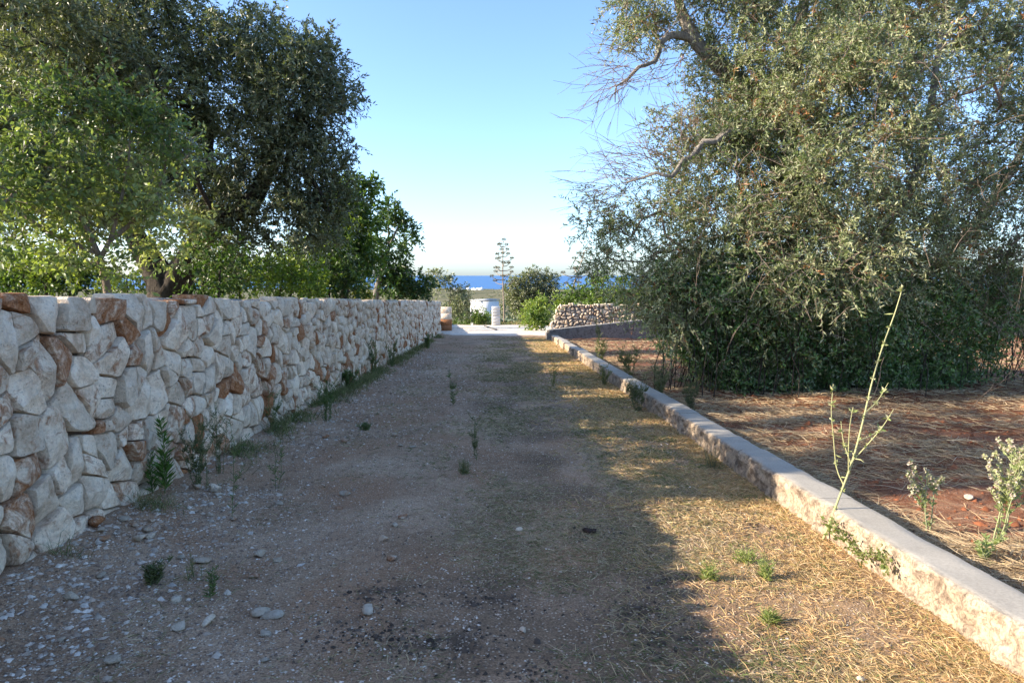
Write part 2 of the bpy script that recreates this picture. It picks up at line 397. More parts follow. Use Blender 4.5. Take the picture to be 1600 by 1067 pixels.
# ------------------------------------------------------------------ fitted stone walls
def clip_poly(poly, nx, ny, d):
    out = []
    for i in range(len(poly)):
        a = poly[i]; b_ = poly[(i + 1) % len(poly)]
        da = a[0] * nx + a[1] * ny - d; db = b_[0] * nx + b_[1] * ny - d
        if da <= 0: out.append(a)
        if (da < 0 < db) or (db < 0 < da):
            t = da / (da - db); out.append((a[0] + (b_[0] - a[0]) * t, a[1] + (b_[1] - a[1]) * t))
    return out
def stone_cells(u0, u1, v1, rlist, r, an=1.0, top_j=0.02, split=0):
    S = np.zeros((0, 2)); R = np.zeros(0)
    for (rm, tries) in rlist:
        for k in range(tries):
            p = np.array([r.uniform(u0, u1), r.uniform(-0.05, v1 + 0.02)])
            rad = rm * r.uniform(0.85, 1.15) * (1.12 - 0.22 * p[1] / v1)
            if len(S):
                d = np.hypot((S[:, 0] - p[0]) / an, S[:, 1] - p[1])
                if (d < 0.74 * (R + rad)).any(): continue
            S = np.vstack([S, p]); R = np.append(R, rad)
    cells = []
    for i in range(len(S)):
        x, y = S[i]; h = 0.75
        tv = v1 + r.uniform(-top_j, top_j)
        poly = [(max(u0, x - h), max(-0.12, y - h)), (min(u1, x + h), max(-0.12, y - h)), (min(u1, x + h), min(tv, y + h)), (max(u0, x - h), min(tv, y + h))]
        dd = np.hypot(S[:, 0] - x, S[:, 1] - y); near = np.argsort(dd)[1:26]
        for j in near:
            if dd[j] > 1.5: break
            nx, ny = (S[j] - S[i]) / np.array([an * an, 1.0])
            mx = ((S[j] ** 2 / np.array([an * an, 1.0])).sum() - (S[i] ** 2 / np.array([an * an, 1.0])).sum() + 0.45 * (R[i] ** 2 - R[j] ** 2)) / 2
            poly = clip_poly(poly, nx, ny, mx)
            if len(poly) < 3: break
        if len(poly) >= 3:
            P = np.array(poly); ar = 0.5 * abs(np.dot(P[:, 0], np.roll(P[:, 1], 1)) - np.dot(P[:, 1], np.roll(P[:, 0], 1)))
            if ar > 0.002: cells.append((P, ar))
    if split:
        def area(P): return 0.5 * abs(np.dot(P[:, 0], np.roll(P[:, 1], 1)) - np.dot(P[:, 1], np.roll(P[:, 0], 1)))
        out = []; todo = [(P, a, 0) for P, a in cells]
        while todo:
            P, a, lev = todo.pop()
            lim = split * (1.25 - 0.45 * P[:, 1].mean() / v1) * r.uniform(0.45, 1.7)
            asp = np.ptp(P[:, 0]) / max(np.ptp(P[:, 1]), 1e-3)
            if (a > lim or asp > 2.3 or asp < 0.4) and lev < 4:
                th = (math.pi / 2 if asp < (0.8 + 0.5 * r.random()) else 0.0) + r.normal() * 0.28
                nx, ny = math.cos(th), math.sin(th); c = P.mean(0) + r.normal(size=2) * 0.16 * np.array([np.ptp(P[:, 0]), np.ptp(P[:, 1])]) * 0.6; d = c[0] * nx + c[1] * ny
                pl = [tuple(p) for p in P]; A_ = clip_poly(pl, nx, ny, d); B_ = clip_poly(pl, -nx, -ny, -d)
                ok = [np.array(q) for q in (A_, B_) if len(q) >= 3]
                if len(ok) == 2 and min(area(ok[0]), area(ok[1])) > 0.004:
                    todo += [(q, area(q), lev + 1) for q in ok]; continue
            out.append((P, a))
        cells = out
    return cells
def stone_geo(P, r, n, rings, gap, bulge, back, rough=1.0, seed=0):
    c = P.mean(0)
    P = P + (c - P) / (np.linalg.norm(P - c, axis=1, keepdims=True) + 1e-6) * (gap * r.uniform(0.6, 1.6, (len(P), 1)))
    for a in (r.uniform(0.02, 0.07), 0.2):
        Q = np.roll(P, -1, 0)
        P = np.stack([P * (1 - a) + Q * a, P * a + Q * (1 - a)], 1).reshape(-1, 2)
    L = np.linalg.norm(np.roll(P, -1, 0) - P, axis=1); cum = np.concatenate([[0], np.cumsum(L)])
    tt = np.linspace(0, cum[-1], n, endpoint=False); PP = np.vstack([P, P[:1]])
    B = np.stack([np.interp(tt, cum, PP[:, 0]), np.interp(tt, cum, PP[:, 1])], 1)
    c = B.mean(0); size = math.sqrt(max(1e-4, np.ptp(B[:, 0]) * np.ptp(B[:, 1])))
    ang = fbm(np.concatenate([B * 14, np.full((n, 1), seed * 3.7)], 1), 2, 9)
    B = c + (B - c) * (1 + 0.075 * rough * ang[:, None] - 0.02)
    fs = [1.0, 1.0] + list(rings)
    V = []
    Bh = bulge * r.uniform(0.55, 1.25)
    planes = [(Bh * r.uniform(0.65, 1.05), r.normal(0, 0.20, 2)) for _ in range(6)]
    pw = r.uniform(14, 30); setb_ = r.normal() * 0.008
    for k, f in enumerate(fs):
        q = c + (B - c) * f
        if k == 0: h = np.full(n, -back)
        else:
            h = Bh * (1 - f ** pw)
            for a, g in planes: h = np.minimum(h, a + (q - c) @ g)
            h = h + setb_ + rough * (0.008 * fbm(np.concatenate([q * 9, np.full((n, 1), seed * 1.3)], 1), 2, 4) - 0.017 * np.abs(fbm(np.concatenate([q * 15, np.full((n, 1), seed * 2.3)], 1), 3, 14)))
            if k == 1: h = h - 0.012
        V.append(np.concatenate([q, h[:, None]], 1))
    hc = min([Bh] + [a for a, g in planes])
    V.append(np.array([[c[0], c[1], hc + setb_ + 0.003 * r.normal()]]))
    V = np.concatenate(V); m_ = len(fs)
    i = np.arange(m_ - 1)[:, None] * n; j = np.arange(n)[None]; k2 = (j + 1) % n
    F4 = np.stack([i + j, i + k2, i + n + k2, i + n + j], -1).reshape(-1, 4)
    b0 = (m_ - 1) * n
    F3 = np.array([[b0 + q_, b0 + (q_ + 1) % n, m_ * n] for q_ in range(n)])
    return V, F3, F4

def build_stone_wall(root, cells, to_world, project, r, n_parts, gap, bulge, back, rough, rust_p, piece="stone"):
    info = []
    for (P, ar) in cells:
        cu, cv = P.mean(0); W = to_world(np.array([[cu, cv, 0.0]]))[0]
        depth = max(W[1], 0.3); px, py = project(W)
        vis = (-60 < px < 1660) and W[1] > 0.5
        foreshort = project.fs(W)
        info.append((ar * foreshort / depth ** 2 if vis else 0, depth))
    order = np.argsort([-a for a, d in info]); keep = set(int(i) for i in order[:n_parts] if info[i][0] > 0)
    V_all = []; F3_all = []; F4_all = []; rust_all = []; tone_all = []; nb = 0
    for i, (P, ar) in enumerate(cells):
        area_px = info[i][0] * F_PX ** 2
        if area_px > 2500: n, rings = 52, (0.97, 0.925, 0.85, 0.74, 0.60, 0.44, 0.27, 0.12)
        elif area_px > 500: n, rings = 26, (0.95, 0.84, 0.55, 0.25)
        elif area_px > 60: n, rings = 13, (0.9, 0.5)
        else: n, rings = 8, (0.75,)
        V, F3, F4 = stone_geo(P, r, n, rings, gap, bulge, back, rough, i)
        Wd = to_world(V)
        u_ = r.random() / max(0.35, 1.45 - 0.62 * P[:, 1].mean()); rust = (r.uniform(0.36, 0.58) if u_ < rust_p else (r.uniform(0.22, 0.34) if u_ < rust_p * 4.0 else r.uniform(0.05, 0.26)))
        tone = r.uniform(0.86, 1.16) * (0.72 if rough > 2 else 1.0)
        if i in keep:
            me = mk_mesh(piece, Wd, [F3, F4], M['stone'], True, rust=rust, tone=tone); me.set_sharp_from_angle(angle=math.radians(26))
            link(piece, me, parent=root)
        else:
            V_all.append(Wd); F3_all.append(F3 + nb); F4_all.append(F4 + nb); nb += len(Wd)
            rust_all.append(np.full(len(Wd), rust)); tone_all.append(np.full(len(Wd), tone))
    if V_all:
        link("small_stones", mk_mesh("small_stones", np.concatenate(V_all), [np.concatenate(F3_all), np.concatenate(F4_all)], M['stone'], True,
             rust=np.concatenate(rust_all), tone=np.concatenate(tone_all)), parent=root, kind="stuff")
def project(W):
    v = np.asarray(W) - np.array([0, 0, 1.6])
    z = v[1] * math.cos(PITCH) - v[2] * math.sin(PITCH); y = v[1] * math.sin(PITCH) + v[2] * math.cos(PITCH)
    z = max(z, 0.05); return 800 + v[0] / z * F_PX, 533.5 - y / z * F_PX

# --- the long limestone wall on the left of the drive
WT = -2.80; WH = 1.64
r1 = np.random.default_rng(11)
cells = stone_cells(-2.0, 33.4, WH, [(0.30, 260), (0.24, 1200), (0.17, 3000), (0.11, 3000)], r1, an=1.0, top_j=0.035, split=0.064)
wall = empty("limestone_wall", (WT, 3.0, 0), "long dry limestone wall with rusty stones along the left of the drive", "wall")
def to_wall(V): return np.stack([WT + V[:, 2] + YAW * V[:, 0], V[:, 0], SLOPE * V[:, 0] + V[:, 1]], 1)
project.fs = lambda W: abs(W[0]) / math.hypot(W[0], W[1])
build_stone_wall(wall, cells, to_wall, project, r1, 300, 0.0060, 0.042, 0.24, 1.2, 0.15)
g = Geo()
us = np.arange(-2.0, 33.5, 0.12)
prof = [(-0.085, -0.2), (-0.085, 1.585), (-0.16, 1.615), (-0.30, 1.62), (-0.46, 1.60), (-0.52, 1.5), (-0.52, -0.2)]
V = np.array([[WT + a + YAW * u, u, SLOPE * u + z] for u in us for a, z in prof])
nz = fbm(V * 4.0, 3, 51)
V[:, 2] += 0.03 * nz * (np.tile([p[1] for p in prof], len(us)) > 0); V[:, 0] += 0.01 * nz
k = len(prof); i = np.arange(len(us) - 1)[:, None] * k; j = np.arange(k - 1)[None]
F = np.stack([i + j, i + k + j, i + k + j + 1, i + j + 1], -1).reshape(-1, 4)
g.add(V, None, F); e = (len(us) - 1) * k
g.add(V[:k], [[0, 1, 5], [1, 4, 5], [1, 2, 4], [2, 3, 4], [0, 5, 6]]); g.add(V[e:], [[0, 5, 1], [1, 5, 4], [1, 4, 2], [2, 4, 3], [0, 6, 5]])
link("earth_shade_core", g.mesh("earth_shade_core", M['earth_shade_fill'], True), parent=wall)
prof = [(-0.10, 1.595), (-0.17, 1.628), (-0.30, 1.634), (-0.45, 1.615), (-0.535, 1.50)]
V = np.array([[WT + a + YAW * u, u, SLOPE * u + z] for u in us for a, z in prof]); V[:, 2] += 0.03 * fbm(V * 4.0, 3, 51)
k = len(prof); i = np.arange(len(us) - 1)[:, None] * k; j = np.arange(k - 1)[None]
link("mortar_cap", mk_mesh("mortar_cap", V, [np.stack([i + j, i + k + j, i + k + j + 1, i + j + 1], -1).reshape(-1, 4)], M['mortar'], True), parent=wall)
# capping rubble bedded on the top, behind the face stones
def rock(c, s, r, n=1, seed=0, flat=0.6):
    """irregular angular rock: perturbed icosphere"""
    import bmesh
    bm = bmesh.new(); bmesh.ops.create_icosphere(bm, subdivisions=n, radius=1.0)
    V = np.array([v.co[:] for v in bm.verts]); F = np.array([[v.index for v in f.verts] for f in bm.faces]); bm.free()
    for _ in range(9):
        nrm = unit(r.normal(size=3)); d = r.uniform(0.35, 0.75); q = V @ nrm
        V = V - np.maximum(q - d, 0)[:, None] * nrm
    V = V * (1 + 0.12 * fbm(V * 1.7 + seed * 3.1, 2, seed)[:, None])
    V = V * np.array([r.uniform(0.8, 1.25), r.uniform(0.75, 1.15), flat * r.uniform(0.8, 1.2)]) * s
    a = r.uniform(0, 6.28); V = np.stack([V[:, 0] * math.cos(a) - V[:, 1] * math.sin(a), V[:, 0] * math.sin(a) + V[:, 1] * math.cos(a), V[:, 2]], 1)
    return V + np.asarray(c), F
g = Geo()
for k in range(260):
    u = r1.uniform(-1.9, 33.2); s = r1.uniform(0.05, 0.12)
    V, F = rock((WT + r1.uniform(-0.46, -0.27) + YAW * u, u, SLOPE * u + 1.612), s, r1, 1, k, 0.35)
    g.add(V, F)
link("capping_rubble", g.mesh("capping_rubble", M['stone'], True, rust=0.1, tone=0.95), parent=wall, kind="stuff")
def loose(name, c, s, label, cat="stone", group=None, rust=0.0, flat=0.55, n=2, tone=0.95):
    V, F = rock((0, 0, 0), s, r1, n, int(r1.integers(1000)), flat)
    V[:, 2] -= V[:, 2].min() + 0.12 * s * flat
    return link(name, mk_mesh(name, V, [F], M['stone'], False, rust=rust, tone=tone), label=label, cat=cat, group=group, loc=tuple(c))
loose("loose_stone", (WT - 0.15 + YAW * 10.4, 10.4, SLOPE * 10.4 + 1.62), 0.09, "small white stone sitting loose on top of the long wall", n=1)

# ------------------------------------------------------------------ concrete kerb along the right of the drive
r2 = np.random.default_rng(21)
KT = 2.27; KH = 0.205; KW = 0.265
kerb = empty("concrete_kerb", (KT, 2.0, 0), "low rough concrete kerb along the right side of the drive", "kerb")
def kerb_piece(s0, s1, dh, dt, seed):
    du = 0.03 if s0 < 9 else 0.07
    us = np.linspace(s0, s1, max(4, int((s1 - s0) / du)))
    pf = [(0.0, z, 1) for z in np.linspace(-0.15, KH - 0.022, 13)] + [(0.006, KH - 0.006, 0.6), (0.02, KH, 0)]
    pf += [(x, KH, 0) for x in np.linspace(0.05, KW - 0.03, 7)] + [(KW - 0.006, KH - 0.005, 0.2), (KW, KH - 0.03, 0.8), (KW, 0.1, 1), (KW, -0.15, 1)]
    pf = np.array(pf); k = len(pf)
    U = np.repeat(us, k); A = np.tile(pf[:, 0], len(us)); Z = np.tile(pf[:, 1], len(us)); Fr = np.tile(pf[:, 2], len(us))
    q = np.stack([U * 7, A * 7, Z * 7], 1)
    rough = fbm(q, 4, 61 + seed); chip = np.clip(fbm(np.stack([U * 5, Z * 3, A], 1), 3, 66) - 0.12, 0, 1)
    isf = (A < 0.03)
    T = KT + dt + A + np.where(isf, -0.05 * np.abs(rough) * Fr + 0.022 * fbm(q * 3.5, 2, 63) * Fr - 0.02 * (KH - Z) + 0.035 * chip * sstep(0.05, KH, Z), 0.02 * rough * Fr * (A > KW - 0.02))
    Zz = Z + dh + np.where(A > 0.02, 0.004 * fbm(q * 0.4, 2, 71), 0) - np.where(isf, 0.025 * chip * sstep(KH - 0.06, KH, Z), 0)
    Zz += np.where(A > KW - 0.05, -0.010 * np.clip(fbm(np.stack([U * 6, A * 0, A * 0], 1), 2, 77), 0, 1), 0)
    V = np.stack([T + YAW * U, U, SLOPE * U + Zz], 1)
    i = np.arange(len(us) - 1)[:, None] * k; j = np.arange(k - 1)[None]
    F = np.stack([i + j + 1, i + k + j + 1, i + k + j, i + j], -1).reshape(-1, 4)
    caps = []
    for e in (0, (len(us) - 1) * k):
        for a in range(k // 2 - 1): caps.append([e + a, e + a + 1, e + k - 2 - a, e + k - 1 - a])
    me = mk_mesh("kerb_segment", V, [F, np.array(caps)], M['kerb'], True, front=Fr); me.set_sharp_from_angle(angle=math.radians(38)); return me
s = 0.6; k = 0
while s < 28.7:
    if s < 13: L = [1.3, 2.83, 1.62, 2.1, 1.9, 2.2][k % 6]
    elif s < 22: L = r2.uniform(1.0, 1.8)
    else: L = r2.uniform(0.55, 1.3)
    e = min(s + L, 29.0)
    link("kerb_segment", kerb_piece(s + 0.006, e - 0.006, r2.uniform(-0.006, 0.006) + (r2.uniform(-0.02, 0.035) if s > 18 else 0),
         r2.uniform(-0.006, 0.006) + (r2.uniform(-0.04, 0.04) if s > 18 else 0), k), parent=kerb)
    s = e; k += 1

# ------------------------------------------------------------------ far walls, posts, hut
# old rendered wall closing the field, rubble wall behind it
rw = empty("rendered_wall", (2.4, 29.5, zr(29.5)), "low grey rendered wall closing the field behind the kerb end", "wall")
A0 = np.array([1.5, 29.3]); A1 = np.array([6.2, 30.3]); A2 = np.array([36.0, 30.6])
def wall_run(a, b, h0, h1, th, seed):
    d = b - a; L = np.linalg.norm(d); d = d / L; nrm = np.array([d[1], -d[0]])
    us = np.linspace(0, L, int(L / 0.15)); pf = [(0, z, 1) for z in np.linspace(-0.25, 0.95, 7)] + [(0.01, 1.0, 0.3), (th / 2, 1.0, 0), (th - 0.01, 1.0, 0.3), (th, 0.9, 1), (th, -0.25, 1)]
    pf = np.array(pf); k = len(pf); V = []; Fr = []
    for u in us:
        h = h0 + (h1 - h0) * u / L; p = a + d * u; z0 = zr(p[1])
        for (o, z, f) in pf:
            V.append([p[0] - nrm[0] * o, p[1] - nrm[1] * o, z0 + z * h if z > 0 else z0 + z]); Fr.append(f)
    V = np.array(V); V[:, :2] += (0.03 * fbm(V * 2.5, 3, seed))[:, None]
    i = np.arange(len(us) - 1)[:, None] * k; j = np.arange(k - 1)[None]
    F = np.stack([i + j, i + k + j, i + k + j + 1, i + j + 1], -1).reshape(-1, 4)
    caps = [[e + q, e + q + 1, e + k - 2 - q, e + k - 1 - q] for e in (0, (len(us) - 1) * k) for q in range(k // 2 - 1)]
    return mk_mesh("render_panel", V, [F, np.array(caps)], M['render'], True, front=np.array(Fr))
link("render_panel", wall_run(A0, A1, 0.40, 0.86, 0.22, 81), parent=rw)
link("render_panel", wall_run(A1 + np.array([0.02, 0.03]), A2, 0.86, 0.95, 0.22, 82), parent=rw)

r3 = np.random.default_rng(31)
rub = empty("rubble_wall", (3.0, 31.0, zr(31)), "grey dry rubble wall with white topped stones below the green bushes", "wall")
B0 = np.array([1.75, 31.6]); B1 = np.array([30.0, 32.0]); dB = (B1 - B0) / np.linalg.norm(B1 - B0)
cells = stone_cells(0, 28, 1.52, [(0.19, 500), (0.15, 2600), (0.11, 3000)], r3, an=1.2, top_j=0.09, split=0.045)
cells = [c for c in cells if c[0][:, 1].mean() < 0.55 + 2.2 * max(c[0][:, 0].mean() + 0.0, 0)]
def to_rub(V):
    P = B0 + dB * V[:, :1] + np.array([dB[1], -dB[0]]) * V[:, 2:3]
    return np.stack([P[:, 0], P[:, 1], zr(P[:, 1]) + V[:, 1]], 1)
project.fs = lambda W: 1.0 if (project(W)[0] < 1040 or project(W)[0] > 1500) else 0.2
build_stone_wall(rub, cells, to_rub, project, r3, 230, 0.012, 0.10, 0.3, 2.6, 0.03)
Vb = []; us = np.arange(0.25, 28, 0.3); pf = [(-0.05, -0.2), (-0.05, 1.30), (-0.3, 1.4), (-0.55, 1.3), (-0.55, -0.2)]
for u in us:
    for a, z in pf:
        p = B0 + dB * u + np.array([dB[1], -dB[0]]) * a; hh = min(1.0, 0.35 + 0.9 * u); Vb.append([p[0], p[1], zr(p[1]) + z * (hh if z > 0 else 1)])
k = len(pf); i = np.arange(len(us) - 1)[:, None] * k; j = np.arange(k - 1)[None]
F = np.stack([i + j, i + k + j, i + k + j + 1, i + j + 1], -1).reshape(-1, 4)
link("rubble_core", mk_mesh("rubble_core", Vb, [F, np.array([[0, 1, 3, 4], [(len(us) - 1) * k, (len(us) - 1) * k + 4, (len(us) - 1) * k + 3, (len(us) - 1) * k + 1]])], M['mortar'], True), parent=rub)

def rough_block(c, size, seed, rz=0.0, n=5, amp=0.012):
    import bmesh
    bm = bmesh.new(); bmesh.ops.create_cube(bm, size=1.0)
    bmesh.ops.bevel(bm, geom=bm.edges[:], offset=0.018, segments=1, affect='EDGES')
    V = np.array([v.co[:] for v in bm.verts]); F = [[v.index for v in f.verts] for f in bm.faces]; bm.free()
    V = V * np.asarray(size); V = V + amp * np.stack([fbm(V * 6 + seed * 5.1 + o, 2, seed) for o in (0, 9, 21)], 1)
    ca, sa = math.cos(rz), math.sin(rz); V = np.stack([V[:, 0] * ca - V[:, 1] * sa, V[:, 0] * sa + V[:, 1] * ca, V[:, 2]], 1) + np.asarray(c)
    return V, [np.array([f for f in F if len(f) == 3]), np.array([f for f in F if len(f) == 4])]
# concrete block post on the yard
pb = at(775, 509, 45.0); pz = zr(45.0)
post = empty("block_post", (pb[0], 45.0, pz), "short post of stacked grey concrete blocks at the far yard edge", "post")
for k in range(6):
    V, F = rough_block((pb[0] + 0.004 * (k % 2), 45.0, pz + 0.02 + 0.105 + k * 0.215), (0.52, 0.42, 0.214), k, 0.12, amp=0.004)
    link("concrete_block", mk_mesh("concrete_block", V, F, M['plain'], False, col=np.ones((len(V), 3)) * np.array([0.50, 0.48, 0.45]) * (0.9 + 0.1 * (k % 3))), parent=post)
# gate pillar past the end of the long wall
gp = at(697, 506, 37.2); gz = zr(37.2)
pil = empty("gate_pillar", (gp[0], 37.2, gz), "sunlit stone gate pillar of white and orange blocks beyond the wall end", "pillar")
for k in range(4):
    V, F = rough_block((gp[0] + r3.uniform(-0.01, 0.01), 37.2, gz + 0.03 + 0.165 + k * 0.325), (0.60, 0.60, 0.324), 30 + k, 0.05, amp=0.02)
    link("stone_block", mk_mesh("stone_block", V, F, M['stone'], False, rust=(0.55 if k in (0, 1) else 0.05), tone=1.0), parent=pil)
# small white hut
hb = at(757, 500, 66); hz = zr(66) - 0.2
hut = empty("white_hut", (hb[0], 66, hz), "small white flat roofed hut behind the block post", "hut")
def hutpart(name, c, s, col, parent=hut):
    V, F = box(c, s, 0.5); return link(name, mk_mesh(name, V, [F], M['plain'], False, col=np.ones((8, 3)) * np.array(col)), parent=parent)
ztop = at(757, 470, 66)[2]
hutpart("wall", (hb[0], 66, (hz + ztop) / 2), (2.0, 2.2, ztop - hz), (0.74, 0.73, 0.71))
V, F = box((hb[0], 66, ztop + 0.08), (2.12, 2.32, 0.12), 0.5); V[:, 2] += 0.03 * (V[:, 0] - hb[0])
link("roof", mk_mesh("roof", V, [F], M['plain'], False, col=np.ones((8, 3)) * 0.42), parent=hut)
# white stone wall seen over the long wall at far left
lw = at(-30, 448, 19.0)
bw = empty("white_block_wall", (lw[0], 19, float(garden_z(np.array(lw[0]), np.array(19.0)))), "white stone block wall beyond the garden at far left edge", "wall")
for k in range(10):
    row = k // 5; zz = garden_z(np.array(lw[0]), np.array(19.0)) + 0.2 + row * 0.42
    V, F = rough_block((lw[0] - 1.5 + (k % 5) * 0.62 + 0.2 * row, 19.0 + 0.02 * (k % 2), zz), (0.6, 0.4, 0.41), 50 + k, 0.0, amp=0.03)
    link("stone_block", mk_mesh("stone_block", V, F, M['stone'], False, rust=0.0, tone=1.0), parent=bw)
# dark curved strip across the yard, modelled as a thin tube
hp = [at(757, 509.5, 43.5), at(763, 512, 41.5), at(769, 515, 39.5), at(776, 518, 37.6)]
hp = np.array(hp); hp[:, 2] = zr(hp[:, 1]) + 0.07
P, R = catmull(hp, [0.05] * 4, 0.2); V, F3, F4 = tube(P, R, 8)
link("dark_strip", mk_mesh("dark_strip", V, [F3, F4], M['plain'], True, col=np.ones((len(V), 3)) * 0.05), label="short dark curved strip lying on the sunlit white gravel", cat="strip")

# ------------------------------------------------------------------ trees and bushes
def leaf_geo(P, D, L, W, col, r, fold=0.18):
    n = len(P); D = unit(D)
    Rv = unit(np.cross(D, r.normal(size=(n, 3)) + np.array([0, 0, 0.6]))); Nn = np.cross(Rv, D)
    L = L[:, None]; W = W[:, None]
    mid = P + D * L * 0.45
    V = np.stack([P, mid + Rv * W * 0.5 + Nn * W * fold, P + D * L - Nn * L * 0.06, mid - Rv * W * 0.5 + Nn * W * fold], 1).reshape(-1, 3)
    b = np.arange(n)[:, None] * 4
    F = np.concatenate([b + np.array([[0, 1, 2]]), b + np.array([[0, 2, 3]])])
    return V, F, np.repeat(col, 4, 0)

def grow(seeds, tips, r, step=0.4, wob=0.10):
    """seeds: list of polylines (nodes). Returns nodes, parent index, is_seed. Each tip joins the nearest node by a wavy path."""
    nodes = []; par = []
    for pl, start in seeds:
        prev = start if start is None or start < 0 else start
        for p in pl:
            nodes.append(p); par.append(-1 if prev is None else prev); prev = len(nodes) - 1
    ns = len(nodes); A = np.zeros((ns + len(tips) * 14, 3)); A[:ns] = nodes; n = ns
    par = par + [0] * (len(A) - ns)
    d0 = np.array([np.linalg.norm(A[:ns] - t, axis=1).min() for t in tips])
    for ti in np.argsort(d0):
        t = tips[ti]; d = np.linalg.norm(A[:n] - t, axis=1); d = d + 0.35 * np.maximum(A[:n, 2] - t[2], 0)
        j = int(np.argmin(d)); k = max(1, min(12, int(d[j] / step))); a = A[j].copy(); prev = j
        for q in range(1, k + 1):
            f = q / k; p = a * (1 - f) + t * f + (r.normal(size=3) * wob * step if q < k else 0)
            p[2] += 0.12 * math.sin(math.pi * f) * np.linalg.norm(t - a)
            A[n] = p; par[n] = prev; prev = n; n += 1
    return A[:n], np.array(par[:n]), ns
def branch_mesh(A, par, ns, r_tip, expo, rmax, name, mat):
    n = len(A); cnt = np.zeros(n); ch = np.zeros(n)
    for i in range(n - 1, -1, -1):
        if cnt[i] == 0: cnt[i] = 1
        if par[i] >= 0: cnt[par[i]] += cnt[i]
    R = np.minimum(r_tip * cnt ** expo, rmax)
    idx = np.arange(ns, n); idx = idx[par[idx] >= 0]
    P = np.stack([A[par[idx]], A[idx]], 1); r1_ = np.minimum(R[par[idx]], R[idx] * 1.35); RR = np.stack([r1_, R[idx]], 1)
    g = Geo(); thick = R[idx] > 0.018
    for sel, sd in ((thick, 6), (~thick, 4)):
        if sel.any():
            V, F = tubes_multi(P[sel], RR[sel], sd); g.add(V, None, F)
    return g.mesh(name, mat, True)

